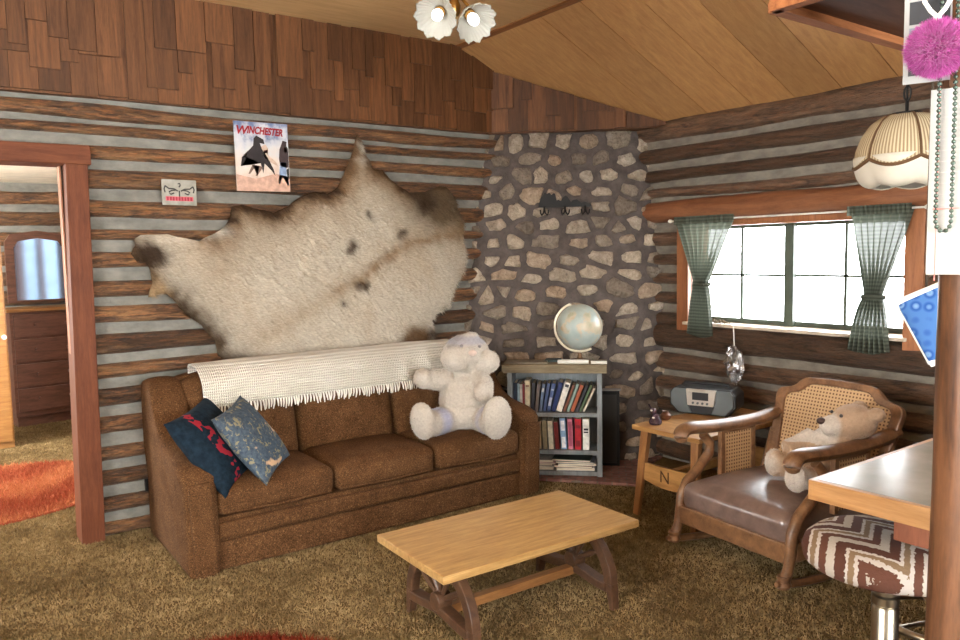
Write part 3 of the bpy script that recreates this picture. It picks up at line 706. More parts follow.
# back
mb = MB(); mb.soft((0, .30, .505), (2*HX-.26, .22, .89), .09, n=10, rot=(R(-6), 0, 0)); mb.build('back_frame', m_sofa, sf)
cw = (2*HX-.30)/3
for i in (-1, 0, 1):
    mb = MB(); mb.soft((i*cw, .185, .655), (cw-.006, .19, .56), .075, (0, -.02, 0) if False else (0, .03, .01), n=12, rot=(R(-11), 0, 0)); bc = mb.build('back_cushion', m_sofa, sf)
    for bx in (-.16, .16):
        for bz in (.54, .66):
            mb = MB(); yb_ = .165-.095-.026-(.68-bz)*-.19; mb.ell((i*cw+bx, yb_-.0+(bz-.68)*.0, bz), (.012, .006, .012), n=10); mb.build('button', m_sofa, bc)
for i in (-1, 0, 1):
    mb = MB(); mb.soft((i*cw, -.135, .365), (cw-.004, .56, .165), .055, (0, .012, .025), n=12); sc_ = mb.build('seat_cushion', m_sofa, sf)
    mb = MB(); zz_ = .365
    pts = [(i*cw+sx*(cw/2-.02), FY+.015-.008+.002, zz_-.072) for sx in (-1, 1)]
    mb.tube([(i*cw-cw/2+.03, FY+.012, .31), (i*cw, FY-.002, .302), (i*cw+cw/2-.03, FY+.012, .31)], .007, 6); mb.build('piping', m_sofa, sc_)
# ================================================================ white knitted throw over the back
t = NT('white_knit', .9, .15); v = t.coord(); wv = t.n('TexWave', wave_type='BANDS', bands_direction='X'); wv.inputs['Scale'].default_value = 26; wv.inputs['Distortion'].default_value = .6; t.l(v, wv.inputs['Vector'])
w2 = t.n('TexWave', wave_type='BANDS', bands_direction='Z'); w2.inputs['Scale'].default_value = 20; w2.inputs['Distortion'].default_value = .6; t.l(v, w2.inputs['Vector'])
hh = t.math('ADD', wv.outputs['Fac'], w2.outputs['Fac']); t.color(t.ramp(t.math('MULTIPLY', hh, .5), [(.1, (184, 174, 158)), (.55, (226, 219, 206))])).bump(hh, .7, .008); m_knit = t.m
tw = thing('knit_throw', 'white knitted throw with fringe draped over the sofa back', 'throw', (2.075, 4.474, .922))
def throw(u, v):
    x = -.86+1.74*u; s = v*.50          # from behind, over the top, down the front
    y0 = .10; r = .012*noise.noise(Vector((x*6, v*3, 0)))
    if s < .14: y, z = y0, .02+(-.14+s)*.9+.045
    else:
        k = s-.14
        if k < .20: y, z = y0-k, .065+.028*math.sin(k/.20*PI)-k*.12
        else: q = k-.20; y, z = y0-.20-.045*math.sin(min(1, q/.06)*PI/2)-q*.19*-1*-.1-.02*q, .041-q*1.18
    if v > .5: x += (-.05 if u < .5 else .0)*0+.05*(u-.5)*-(v-.5)
    return (x, y+r+.006*math.sin(x*38)*v, z+.010*noise.noise(Vector((x*3, 2, 0))))
mb = MB(); mb.grid(throw, 110, 34); o = mb.build('cloth', m_knit, tw, solid=.008, angle=80)
fr_ = MB(); rr = random.Random(4)
for i in range(100):
    u = (i+.5)/100; p = Vector(throw(u, 1)); L = rr.uniform(.045, .062); dx = rr.uniform(-.012, .012)
    fr_.tube([p, p+Vector((dx*.4, -.008, -L*.5)), p+Vector((dx, -.004, -L))], [.006, .0055, .003], 5)
q = fr_.build('fringe', plain('white_fringe', (222, 214, 200), .9, .1), tw); q['kind'] = 'stuff'
# ================================================================ pillows
def pillow(o, size, th, mat, name='cushion', pinch=.07):
    mb = MB(); n = 23; vs = []; fs = []
    for sd in (1, -1):
        for j in range(n):
            for i in range(n):
                a, b = -1+2*i/(n-1), -1+2*j/(n-1); k = ((1-abs(a)**2.6)*(1-abs(b)**2.6)); h = th/2*max(0, k)**.55
                s1 = 1-pinch*(1-b*b)*(abs(a)) ; s2 = 1-pinch*(1-a*a)*abs(b)
                wr = .008*noise.noise(Vector((a*3, b*3, sd*2+size)))*k
                vs.append((a*size/2*s1, b*size/2*s2, sd*(h+.002)+wr))
    for sd in range(2):
        for j in range(n-1):
            for i in range(n-1):
                q = sd*n*n+j*n+i; f = (q, q+1, q+n+1, q+n); fs.append(f if sd == 0 else f[::-1])
    bd = [i for i in range(n)]+[j*n+n-1 for j in range(1, n)]+[(n-1)*n+i for i in range(n-2, -1, -1)]+[j*n for j in range(n-2, 0, -1)]
    for q in range(len(bd)):
        a, b = bd[q], bd[(q+1) % len(bd)]; fs.append((b, a, a+n*n, b+n*n))
    mb.add(vs, fs); return mb.build(name, mat, o)
def frame(o, origin, xa, na):
    n = Vector(na).normalized(); x = Vector(xa); x = (x-n*x.dot(n)).normalized(); y = n.cross(x)
    o.matrix_basis = Matrix(((x.x, y.x, n.x, origin[0]), (x.y, y.y, n.y, origin[1]), (x.z, y.z, n.z, origin[2]), (0, 0, 0, 1)))
t = NT('navy_plaid_cloth', .9, .15); v = t.coord(); f = t.noise(v, 40, 4)
base = t.ramp(f, [(.3, (14, 24, 34)), (.7, (28, 44, 56))])
sep = t.n('SeparateXYZ'); t.l(v, sep.inputs[0])
band = t.math('MULTIPLY', t.math('LESS_THAN', t.math('ABSOLUTE', t.math('SUBTRACT', sep.outputs[1], -.10)), .035), t.math('GREATER_THAN', t.noise(t.coord((1, 1, 1)), 22, 1), .52))
t.color(t.mix(base, (150, 40, 52), t.math('MULTIPLY', band, t.math('GREATER_THAN', sep.outputs[2], .0)))).bump(f, .3, .004); m_navy = t.m
t = NT('blue_floral_cloth', .9, .15); v = t.coord(); f = t.noise(v, 26, 4, .7, .5); g = t.noise(v, 9, 2); h = t.noise(v, 60, 2)
c = t.ramp(h, [(.3, (54, 66, 80)), (.7, (82, 94, 104))]); c = t.mix(c, (150, 140, 104), t.ramp(f, [(.55, (0, 0, 0)), (.60, (220, 220, 220))])); c = t.mix(c, (206, 170, 134), t.ramp(g, [(.66, (0, 0, 0)), (.69, (255, 255, 255))]))
t.color(c); m_floral = t.m
p1 = thing('throw_pillow', 'navy throw pillow with red plaid patches in the sofa corner', 'pillow'); frame(p1, (1.205, 4.085, .615), (.54, -.36, -.76), (.55, -.56, .56)); pillow(p1, .48, .17, m_navy)
p2 = thing('throw_pillow', 'blue grey floral throw pillow resting against the navy one', 'pillow'); frame(p2, (1.39, 4.03, .63), (.56, -.34, -.74), (.58, -.52, .56)); pillow(p2, .44, .14, m_floral)
# ================================================================ plush bears
def plush_mat(name, attr=True, rough=.95):
    t = NT(name, rough, .1); v = t.coord(); f = t.noise(v, 70, 3, .8)
    t.color(t.mix(t.attr(), t.ramp(f, [(.3, (226, 225, 223)), (.7, (255, 255, 255))]), 1.0, 'MULTIPLY')).bump(f, .4, .006)
    t.b.inputs['Sheen Weight'].default_value = .25; return t.m
m_plush = plush_mat('plush_fur')
wb = thing('white_teddy_bear', 'large white plush bear sitting on the sofa by the bookcase', 'plush bear', (2.83, 4.10, .455), R(-36)); wb.scale = (1.05, 1.05, 1.03)
mb = MB()       # local: faces -y, sits at z = 0
mb.ell((0, .0, .185), (.165, .155, .195)); mb.ell((0, -.02, .11), (.15, .15, .11)); mb.ell((0, .03, .33), (.125, .11, .10))
mb.ell((.012, .0, .475), (.150, .135, .130)); mb.ell((-.045, -.085, .465), (.10, .085, .085)); mb.ell((.135, -.06, .435), (.085, .075, .075)); mb.ell((.045, -.10, .485), (.06, .07, .055)); mb.ell((.045, -.03, .590), (.05, .045, .03))
mb.tube([(-.09, -.03, .33), (-.16, -.06, .325), (-.235, -.10, .34)], [.062, .068, .06], 12); mb.ell((-.245, -.11, .345), (.066, .062, .066))
mb.tube([(.09, -.05, .33), (.12, -.13, .30), (.115, -.17, .27)], [.062, .06, .058], 12); mb.ell((.115, -.175, .265), (.062, .06, .068))
mb.tube([(-.09, -.05, .08), (-.17, -.18, .085), (-.235, -.27, .09)], [.088, .085, .075], 12); mb.ell((-.245, -.28, .115), (.082, .058, .118), (R(8), 0, R(-32)))
mb.tube([(.09, -.05, .08), (.15, -.18, .085), (.185, -.28, .09)], [.088, .085, .075], 12); mb.ell((.19, -.30, .13), (.092, .06, .135), (R(6), 0, R(20)))
o = fuse(mb.build('body', m_plush, wb), .0085, 5)
wcol = lin(202, 192, 178); bl = lin(176, 178, 206); gr = lin(168, 166, 176)
def wpaint(p):
    c = Vector(wcol[:3])
    for cx_ in (-.165, .155):
        d = (Vector((p.x-cx_, p.y+.17, p.z-.085))).length
        k = max(0, min(1, (.10-d)/.02)); c = c.lerp(Vector(bl[:3]), k)
    k = max(0, min(1, (p.z-.535)/.02))*max(0, min(1, (.07-p.y)/.03))*max(0, 1-max(0, p.z-.585)/.02); c = c.lerp(Vector(gr[:3]), .8*k)
    return (c.x, c.y, c.z, 1)
paint(o, wpaint); P, N, inf = sample(o, 26000)
blades('fur', P, N, .009, .002, m_plush, wb, lean=np.array([0, 0, -.5]), spread=.5, colors=pick_col(o, inf))
m_nose = plain('dark_plastic', (40, 30, 28), .3, .5)
m_pinknose = plain('pale_pink_felt', (206, 184, 170), .9, .1)
mb = MB(); mb.ell((.055, -.165, .505), (.026, .016, .018)); mb.build('nose', m_pinknose, wb)
m_greyeye = plain('pale_grey_eye', (150, 144, 146), .6, .3)
for ex, ez in ((-.012, .545), (.098, .54)):
    mb = MB(); mb.ell((ex, -.125, ez), (.010, .007, .010)); mb.build('eye', m_greyeye, wb)
# ================================================================ elk hide on the log wall
HIDE = [(1.008,1.72),(1.04,1.746),(1.185,1.741),(1.334,1.712),(1.366,1.702),(1.446,1.747),(1.512,1.782),(1.554,1.844),(1.569,1.913),(1.627,1.925),(1.697,1.899),(1.83,1.877),(1.931,1.919),(2.01,1.981),(2.116,2.02),(2.208,2.006),(2.277,2.05),(2.336,2.139),(2.381,2.241),(2.413,2.343),(2.443,2.407),(2.47,2.371),(2.495,2.272),(2.549,2.179),(2.621,2.172),(2.664,2.132),(2.737,2.078),(2.827,2.034),(2.952,2.045),(3.081,2.082),(3.146,2.084),(3.226,1.999),(3.241,1.93),(3.289,1.82),(3.276,1.708),(3.307,1.596),(3.279,1.456),(3.192,1.347),(3.148,1.223),(3.087,1.18),(3.021,1.161),(2.994,1.108),(3.023,1.023),(2.999,.969),(2.916,.90),(2.605,.875),(2.314,.87),(2.041,.87),(1.662,.888),(1.477,.978),(1.444,1.004),(1.426,1.099),(1.352,1.197),(1.267,1.271),(1.187,1.376),(1.142,1.411),(1.093,1.387),(1.057,1.382),(1.082,1.458),(1.08,1.546),(1.052,1.59),(1.011,1.591),(.983,1.634),(1.0,1.677)]
SEAM = [(3.288,1.764),(3.038,1.723),(2.815,1.684),(2.631,1.594),(2.451,1.469),(2.223,1.363),(1.926,1.205),(1.695,1.077)]
def segd(p, pts, closed=False):
    best = 9; m = len(pts)
    for i in range(m if closed else m-1):
        ax, ay = pts[i]; bx, by = pts[(i+1) % m]; dx, dy = bx-ax, by-ay
        t = max(0, min(1, ((p[0]-ax)*dx+(p[1]-ay)*dy)/(dx*dx+dy*dy+1e-12))); best = min(best, math.hypot(p[0]-ax-dx*t, p[1]-ay-dy*t))
    return best
def inside(p, pts):
    c = False; j = len(pts)-1
    for i in range(len(pts)):
        if (pts[i][1] > p[1]) != (pts[j][1] > p[1]) and p[0] < (pts[j][0]-pts[i][0])*(p[1]-pts[i][1])/(pts[j][1]-pts[i][1])+pts[i][0]: c = not c
        j = i
    return c
hb = []
for i in range(len(HIDE)):
    a, b = Vector(HIDE[i]), Vector(HIDE[(i+1) % len(HIDE)]); n = max(1, int((b-a).length/.03))
    for k in range(n):
        q = a.lerp(b, k/n); hb.append(Vector((q.x+.008*noise.noise(Vector((q.x*14, q.y*14, 1))), q.y+.008*noise.noise(Vector((q.x*14, q.y*14, 7))))))
pts = list(hb); st = .032
for j in range(int(.85/st), int(2.45/st)):
    for i in range(int(.95/st), int(3.35/st)):
        q = ((i+.5*(j % 2))*st, j*st)
        if inside(q, HIDE) and segd(q, HIDE, True) > .02: pts.append(Vector(q))
nb = len(hb); vv, _, ff, *_ = delaunay_2d_cdt(pts, [(i, (i+1) % nb) for i in range(nb)], [], 1, 1e-5)
UE = HIDE[5:34]; LE = HIDE[48:64]
def hide_y(x, z):
    e = min(segd((x, z), HIDE, True), .3); r = .030+.035*(1-math.exp(-e/.05))
    r += .022*noise.noise(Vector((x*2.6, z*2.6, 0)))+.008*noise.noise(Vector((x*9, z*9, 3)))
    s = segd((x, z), SEAM); below = z < (1.077+(x-1.695)*.43)
    r += (-.018*math.exp(-s/.03) if s < .2 else 0)+(.012*math.exp(-s/.06) if not below else 0)
    return -(r+.068)
hd = thing('elk_hide', 'large pale elk hide hung flat on the log wall above the sofa', 'animal hide', (2.1, D, 1.5))
ox, oz = 2.1, 1.5
def mixc(a, b, k): k = max(0, min(1, k)); return [a[i]+(b[i]-a[i])*k for i in range(3)]
HC_ = {k: lin(*v)[:3] for k, v in dict(base=(222, 211, 192), light=(240, 232, 216), brown=(122, 90, 58), dark=(64, 47, 34), grey=(112, 94, 72), tan=(190, 160, 122)).items()}
def hidecol(x, z):
    x, z = x+.03*noise.noise(Vector((x*16, z*16, 5)))+.02*noise.noise(Vector((x*40, z*40, 5))), z+.03*noise.noise(Vector((x*16, z*16, 8)))+.02*noise.noise(Vector((x*40, z*40, 8)))
    c = list(HC_['base']); n1 = noise.noise(Vector((x*3, z*3, 2))); n2 = noise.noise(Vector((x*12, z*7, 6)))
    c = mixc(c, HC_['light'], (1.35-z)*1.2+.4*n1); c = mixc(c, HC_['tan'], .35*max(0, n1)+.25*max(0, n2))
    du = segd((x, z), UE); c = mixc(c, HC_['tan'], 1.1*math.exp(-du/.10)); c = mixc(c, HC_['brown'], 1.3*math.exp(-du/.065)); c = mixc(c, HC_['dark'], 1.5*math.exp(-du/.03)*(1 if x < 2.3 or x > 2.75 else .45))
    dl = segd((x, z), LE); c = mixc(c, HC_['dark'], 1.8*math.exp(-dl/.04)); c = mixc(c, HC_['grey'], .45*math.exp(-dl/.12))
    c = mixc(c, HC_['grey'], 1.5*math.exp(-((x-3.08)/.2)**2-((z-1.93)/.15)**2)); c = mixc(c, HC_['dark'], 1.1*math.exp(-((x-2.95)/.10)**2-((z-1.97)/.09)**2))
    s = segd((x, z), SEAM[:6]); c = mixc(c, HC_['brown'], (.95 if x > 2.4 else .55)*math.exp(-s/.028)); s = segd((x, z), SEAM); c = mixc(c, HC_['tan'], .45*math.exp(-s/.05))
    for (sx, sz, r) in ((2.36, 1.665, .034), (2.34, 1.64, .022), (2.40, 1.405, .034), (2.43, 1.39, .025), (2.50, 1.86, .022), (2.75, 1.75, .035), (2.30, 1.28, .02), (2.84, .985, .11), (2.97, 1.02, .05), (1.09, 1.63, .07), (1.52, 1.86, .06)):
        c = mixc(c, HC_['dark'] if r < .1 else HC_['brown'], min(.95, 1.9*math.exp(-(((x-sx)**2+((z-sz)*1.2)**2)/(r*r))**1.5)))
    c = mixc(c, HC_['light'], 1.6*math.exp(-((x-1.24)/.12)**2-((z-1.737)/.02)**2)); c = mixc(c, HC_['light'], 1.0*math.exp(-((x-1.49)/.05)**2-((z-1.755)/.03)**2)); c = mixc(c, HC_['light'], math.exp(-((x-2.465)/.02)**2-((z-2.28)/.06)**2))
    c = mixc(c, HC_['tan'], 1.0*math.exp(-((x-1.11)/.05)**2-((z-1.42)/.07)**2))
    return c
mb = MB(); mb.add([(p.x-ox, hide_y(p.x, p.y), p.y-oz) for p in vv], [tuple(f) for f in ff])
t = NT('elk_hair', .9, .12); f = t.noise(t.coord((9, 9, 38), (0, R(30), 0)), 4, 4, .7)
t.color(t.mix(t.attr(), t.ramp(f, [(.3, (205, 202, 198)), (.7, (255, 255, 255))]), 1.0, 'MULTIPLY')).bump(f, .3, .01); m_hair = t.m
sk = mb.build('skin', m_hair, hd, angle=85); paint(sk, lambda p: (*hidecol(p.x+ox, p.z+oz), 1))
P, N, inf = sample(sk, 60000); N *= np.sign(-N[:, 1])[:, None]; cc = pick_col(sk, inf)*(RNG.uniform(.78, 1.12, (len(P), 1)))
blades('hair', P, N*.25, .034, .0032, m_hair, hd, lean=np.array([.55, -.12, -.75]), spread=.16, colors=cc)
q = sk.modifiers.new('solid', 'SOLIDIFY'); q.thickness = .012; q.offset = -1
# ================================================================ tin posters
def plate(x0, x1, z0, z1, off, th, tilt=0, **kw):
    o = thing(loc=((x0+x1)/2, D-off, (z0+z1)/2), rot=(0, R(tilt), 0), **kw); w, h = x1-x0, z1-z0; return o, w, h
po, w, h = plate(1.602, 1.944, 2.009, 2.431, .105, .01, -.6, name='tin_poster', label='tall tin advertising poster with a rearing horse, on the log wall above the hide', cat='poster')
t = NT('poster_sky', .4, .4); v = t.coord(kind='Generated'); sp = t.n('SeparateXYZ'); t.l(v, sp.inputs[0]); f = t.noise(v, 3.5, 5, .6)
t.color(t.ramp(t.math('ADD', t.math('MULTIPLY', sp.outputs[2], .8), t.math('MULTIPLY', t.math('SUBTRACT', f, .5), 1.1)), [(.0, (196, 168, 150)), (.25, (214, 198, 184)), (.5, (204, 202, 200)), (.66, (188, 190, 196)), (.80, (110, 124, 154)), (1, (70, 88, 130))])); m_sky = t.m
mb = MB(); mb.box((-w/2, -.004, -h/2), (w/2, .004, h/2)); mb.build('sheet', m_sky, po, smooth=False)
for nm, pl_, col_ in [
 ('printed_ground', [(-.17, -.21), (.17, -.21), (.17, -.12), (.08, -.10), (-.05, -.135), (-.17, -.11)], (196, 158, 138)),
 ('printed_horse', [(-.115, .0), (-.125, -.05), (-.10, -.02), (-.08, .03), (-.05, .065), (-.045, .105), (-.03, .12), (.01, .10), (.015, .075), (-.012, .08), (.0, .045), (.03, .0), (.06, -.06), (.07, -.10), (.05, -.07), (.01, -.03), (.0, -.085), (-.012, -.03), (-.05, -.035), (-.085, -.03), (-.10, .005)], (44, 38, 38)),
 ('printed_legs', [(-.06, -.04), (-.085, -.09), (-.075, -.09), (-.04, -.045), (-.02, -.045), (-.045, -.10), (-.035, -.10), (.0, -.05)], (120, 96, 84)),
 ('printed_rider', [(-.005, .06), (.02, .075), (.035, .05), (.03, .02), (.075, -.02), (.09, -.045), (.04, -.02), (.01, .0)], (196, 170, 150)),
 ('printed_scarf', [(.008, .04), (.03, .045), (.032, .03), (.012, .022)], (168, 40, 38)),
 ('printed_man', [(.095, .0), (.10, .05), (.115, .085), (.12, .10), (.145, .095), (.14, .07), (.155, .06), (.16, .0), (.15, -.05), (.13, -.05), (.10, -.04)], (58, 46, 46)),
 ('printed_face', [(.125, .06), (.145, .062), (.147, .04), (.128, .036)], (206, 152, 124)),
 ('printed_trousers', [(.10, -.02), (.135, -.02), (.135, -.09), (.155, -.145), (.14, -.15), (.11, -.10), (.095, -.14), (.085, -.14)], (132, 150, 176)),
 ('printed_shrub', [(.135, -.06), (.168, -.05), (.17, -.11), (.14, -.12)], (50, 52, 46))]:
    pl_ = pl_ if nm == 'printed_ground' else [(max(-.168, min(.168, a*1.12+.0)), b*1.12-.005) for a, b in pl_]
    mb = MB(); mb.prism(pl_, -.0052, -.004, 'xz'); mb.build(nm, cover(col_), po, smooth=False)
XZ = Matrix.Rotation(R(90), 4, 'X')
text_mesh('INCHESTER', .048, cover((150, 30, 40)), po, 'lettering', Matrix.Translation((.022, -.0058, h/2-.055)) @ Matrix.Rotation(R(2), 4, 'Y') @ XZ @ Matrix.Diagonal((.92, 1.25, 1, 1)), shear=.25, offset=.002)
text_mesh('W', .07, cover((150, 30, 40)), po, 'lettering', Matrix.Translation((-.128, -.0064, h/2-.055)) @ XZ, shear=.25, offset=.002)
ts, w, h = plate(1.169, 1.367, 1.913, 2.064, .085, .01, .6, name='tin_sign', label='small silver tin sign with black branch marks and a red band', cat='sign')
mb = MB(); mb.box((-w/2, -.004, -h/2), (w/2, .004, h/2)); mb.build('sheet', plain('worn_tin', (146, 142, 130), .45, .5, .2, .12, 18), ts, smooth=False, bevel=.006)
mb = MB()
for sx in (-1, 1):
    for p in ([(.008, .0), (.03, .012), (.06, .014), (.078, .028)], [(.02, .006), (.045, .002), (.06, -.008)], [(.03, -.012), (.05, -.02), (.055, -.012)], [(.078, .03), (.085, .01), (.08, -.01)]): mb.tube([(sx*a, -.0045, b+.008) for a, b in p], .0042, 5, flat=.3)
mb.tube([(-.008, -.0045, .05), (.004, -.0045, .052), (.006, -.0045, .04), (-.002, -.0045, .03)], .004, 5, flat=.3); mb.tube([(.0, -.0045, .01), (.0, -.0045, -.025)], .004, 5, flat=.3)
mb.build('branch_marks', cover((48, 46, 44)), ts)
mb = MB(); mb.box((-.078, -.0046, -.050), (.078, -.004, -.024)); mb.build('red_band', cover((196, 86, 96)), ts, smooth=False)
mb = MB()
for i in range(9): x = -.072+i*.0165; mb.box((x, -.0052, -.048), (x+.010, -.0046, -.027))
mb.build('band_marks', cover((150, 40, 54)), ts, smooth=False)
# wall outlet beside the sofa
ou = thing('wall_outlet', 'small black wall outlet between the logs beside the sofa arm', 'outlet', (1.035, D-.012, .255)); mb = MB(); mb.box((-.035, -.008, -.055), (.035, .008, .055)); mb.build('cover_plate', plain('black_plastic', (26, 25, 25), .4, .4), ou, smooth=False, bevel=.004)
mb = MB()
for z in (-.022, .022): mb.box((-.014, -.011, z-.014), (.014, -.007, z+.014))
mb.build('socket', plain('dark_plastic_socket', (44, 42, 40), .4, .4), ou, smooth=False, bevel=.003)
# ================================================================ curtains on the window
t = NT('green_sheer', .85, .15, 0, (98, 104, 92)); v = t.coord(); wv = t.n('TexWave', bands_direction='Z'); wv.inputs['Scale'].default_value = 14; wv.inputs['Distortion'].default_value = 1; t.l(v, wv.inputs['Vector'])
t.color(t.ramp(wv.outputs['Fac'], [(.2, (66, 70, 59)), (.8, (100, 103, 90))]))
tl = t.n('BsdfTranslucent'); tl.inputs[0].default_value = lin(100, 106, 92); mx = t.n('MixShader'); mx.inputs[0].default_value = .32; t.l(t.b.outputs[0], mx.inputs[1]); t.l(tl.outputs[0], mx.inputs[2])
tp = t.n('BsdfTransparent'); m2 = t.n('MixShader'); m2.inputs[0].default_value = .02; t.l(mx.outputs[0], m2.inputs[1]); t.l(tp.outputs[0], m2.inputs[2]); t.l(m2.outputs[0], t.t.nodes['Material Output'].inputs[0]); m_cur = t.m
XC = W-.135
def curtain(top, tie, bot, zs, label, seed):
    yc = (tie[0]+tie[1])/2; o = thing('curtain', label, 'curtain', (XC, yc, zs[0]))
    def fn(u, v):
        z = zs[0]+(zs[2]-zs[0])*v; kt = (zs[0]-zs[1])/(zs[0]-zs[2])
        if v < kt: k = v/kt; s = k**1.5*(1-.0); a, b = top[0]+(tie[0]-top[0])*(k**1.05), top[1]+(tie[1]-top[1])*(k**1.05)
        else: k = (v-kt)/(1-kt); e = k**.55; a, b = tie[0]+(bot[0]-tie[0])*e, tie[1]+(bot[1]-tie[1])*e
        y = a+(b-a)*u; w = abs(b-a); amp = .016+.02*(1-min(1, w/.4)); ph = u*2*PI*8+seed
        sag = -.02*math.sin(u*PI)*(1 if v > .95 else 0)
        return (-amp*math.sin(ph+1.2*noise.noise(Vector((u*4, v*2, seed))))-.015*(1 if abs(v-kt) < .02 else 0), y-yc, z-zs[0]+sag+.006*math.sin(ph)*(v > .9))
    mb = MB(); mb.grid(fn, 120, 46); mb.build('panel', m_cur, o, angle=180)
    mb = MB(); pth = [((.030)*math.cos(a), (abs(tie[1]-tie[0])/2+.018)*math.sin(a), zs[1]-zs[0]) for a in [2*PI*i/20 for i in range(20)]]; mb.tube(pth, .016, 6, closed=True, upv=(0, 0, 1)); mb.build('tieback', m_cur, o)
    mb = MB(); mb.grid(lambda u, v: (-.020-.010*math.sin(u*90), top[0]+(top[1]-top[0])*u-yc, .012-.055*v), 90, 4); mb.build('header', m_cur, o, angle=180)
    return o
curtain((3.70, 3.19), (3.51, 3.43), (3.58, 3.38), (1.815, 1.350, .995), 'green sheer curtain tied in the middle, on the window side nearest the chimney', 1)
curtain((2.42, 2.05), (2.305, 2.225), (2.42, 2.17), (1.815, 1.302, .99), 'green sheer curtain tied in the middle, on the window side nearest the lamp', 4)
rd = thing('curtain_rod', 'thin white curtain rod across the top of the window', 'curtain rod', (XC, 2.88, 1.80)); mb = MB(); mb.tube([(0, -.90, 0), (0, .87, 0)], .006, 8); mb.build('rod', plain('white_rod_enamel', (214, 208, 196), .4, .4), rd)
for y in (-.90, .87):
    mb = MB(); mb.ell((0, y, 0), (.014, .02, .014), n=12); mb.tube([(0, y*.985, 0), (.06, y*.985, 0)], .006, 6); mb.build('end_bracket', plain('white_bracket', (220, 214, 204), .4, .4), rd)
# foil spinner on a string, dried sprig on the sill
t = NT('crinkled_foil', .22, .5, .9, (208, 206, 204)); t.bump(t.noise(t.coord(), 60, 3), .8, .01); m_foil = t.m
hs = thing('foil_ornament', 'silver foil ornament hanging on a string below the window sill', 'ornament', (W-.134, 3.205, 1.08))
mb = MB(); mb.tube([(0, 0, 0), (-.012, -.012, -.06), (-.02, -.02, -.12), (-.02, -.025, -.2)], .0035, 6); mb.build('string', m_paper, hs)
mb = MB(); rr = random.Random(9)
for i in range(60):
    a = rr.uniform(0, 6.28); z = -.13-.22*(i/60)**.9; r = .075*math.sin(PI*min(1, .12+i/60*.88))**.6
    c = Vector((-.02+r*math.cos(a)*.4, -.025+r*math.sin(a)*.75, z)); e = Vector((rr.uniform(-.01, .01), rr.uniform(-.02, .02), -rr.uniform(.05, .085))); s = Vector((rr.uniform(-1, 1), rr.uniform(-1, 1), 0)).normalized()*.018
    m_ = c+e*.5+Vector((rr.uniform(-.012, .012), rr.uniform(-.012, .012), 0)); mb.add([c-s*.4, c+s*.4, m_+s, m_-s, c+e], [(0, 1, 2, 3), (3, 2, 4)])
mb.build('foil_strips', m_foil, hs, smooth=False, solid=.001)
sg = thing('dried_sprig', 'little dried sprig lying on the window sill by the curtain', 'sprig', (W-.055, 3.36, Z0-.012))
mb = MB(); rr = random.Random(2)
for i in range(9): y = -.06+i*.015; mb.tube([(rr.uniform(-.012, .012), y, .004), (rr.uniform(-.012, .012), y+.025, rr.uniform(.008, .02)), (rr.uniform(-.015, .015), y+.045, rr.uniform(.012, .03))], [.004, .004, .007], 5)
mb.build('twig', plain('dry_twig', (112, 98, 76), .8, .2), sg)
# ================================================================ coffee table with wagon-wheel ends
m_ctop = wood('coffee_table_top', (148, 110, 62), (194, 156, 100), (1.3, 13, 13), .32, .45, 3.4, .04)
m_cleg = wood('dark_walnut_stain', (62, 42, 30), (98, 68, 46), (5, 5, 5), .42, .4, 3, .05)
ct = thing('coffee_table', 'low coffee table with a yellow plank top and dark wagon-wheel legs', 'coffee table', (2.047, 2.635, 0), R(-1.8))
CL, CWd, CZ = 1.035, .556, .385
mb = MB(); mb.box((-CL/2, -CWd/2, CZ-.034), (CL/2, CWd/2, CZ)); mb.build('table_top', m_ctop, ct, smooth=False, bevel=.004)
for sx in (-.365, .375):
    T = Matrix.Translation((sx, 0, 0)); zh = .132
    mb = MB(); arc_o = [(.268*math.cos(R(a)), zh-.02+.239*math.sin(R(a))) for a in range(0, 181, 10)]; arc_i = [(.218*math.cos(R(a)), zh-.02+.192*math.sin(R(a))) for a in range(180, -1, -10)]
    mb.prism(arc_o+arc_i, -.021, .021, 'yz', M=T); rim = mb.build('wheel_rim', m_cleg, ct, smooth=False, bevel=.004)
    for sy in (-1, 1):
        mb = MB(); mb.prism([(sy*.222, .115), (sy*.270, .115), (sy*.276, .0), (sy*.254, .0)], -.02, .02, 'yz', M=T); mb.build('foot', m_cleg, rim, smooth=False, bevel=.003)
    mb = MB(); b_ = [Vector((-.235, .075)), Vector((-.15, .078)), Vector((-.075, .09)), Vector((0, .098)), Vector((.075, .09)), Vector((.15, .078)), Vector((.235, .075))]
    t_ = [Vector((.235, .115)), Vector((.15, .118)), Vector((.075, .13)), Vector((0, .14)), Vector((-.075, .13)), Vector((-.15, .118)), Vector((-.235, .115))]
    mb.prism([tuple(p) for p in chaikin(b_, 2)+chaikin(t_, 2)], -.028, .028, 'yz', M=T); mb.build('cross_bar', m_cleg, ct, smooth=False, bevel=.005)
    mb = MB(); mb.tube([(sx-.034, 0, .15), (sx+.034, 0, .15)], .040, 14); mb.build('hub', m_cleg, ct, bevel=.004)
    for a, L_ in ((90, .185), (62, .19), (118, .19), (30, .20), (150, .20)):
        mb = MB(); c, s_ = math.cos(R(a)), math.sin(R(a)); mb.tube([(sx, c*.035, .15+s_*.035), (sx, c*.11, .15+s_*.105), (sx, c*L_*1.03, min(CZ-.04, .15+s_*L_))], [.010, .0155, .011], 8); mb.build('spoke', m_cleg, ct)
mb = MB(); mb.box((-.36, -.022, .085), (.37, .022, .125)); mb.build('stretcher', wood('stretcher_wood', (116, 76, 42), (156, 108, 62), (1.3, 12, 12), .4, .4), ct, smooth=False, bevel=.003)
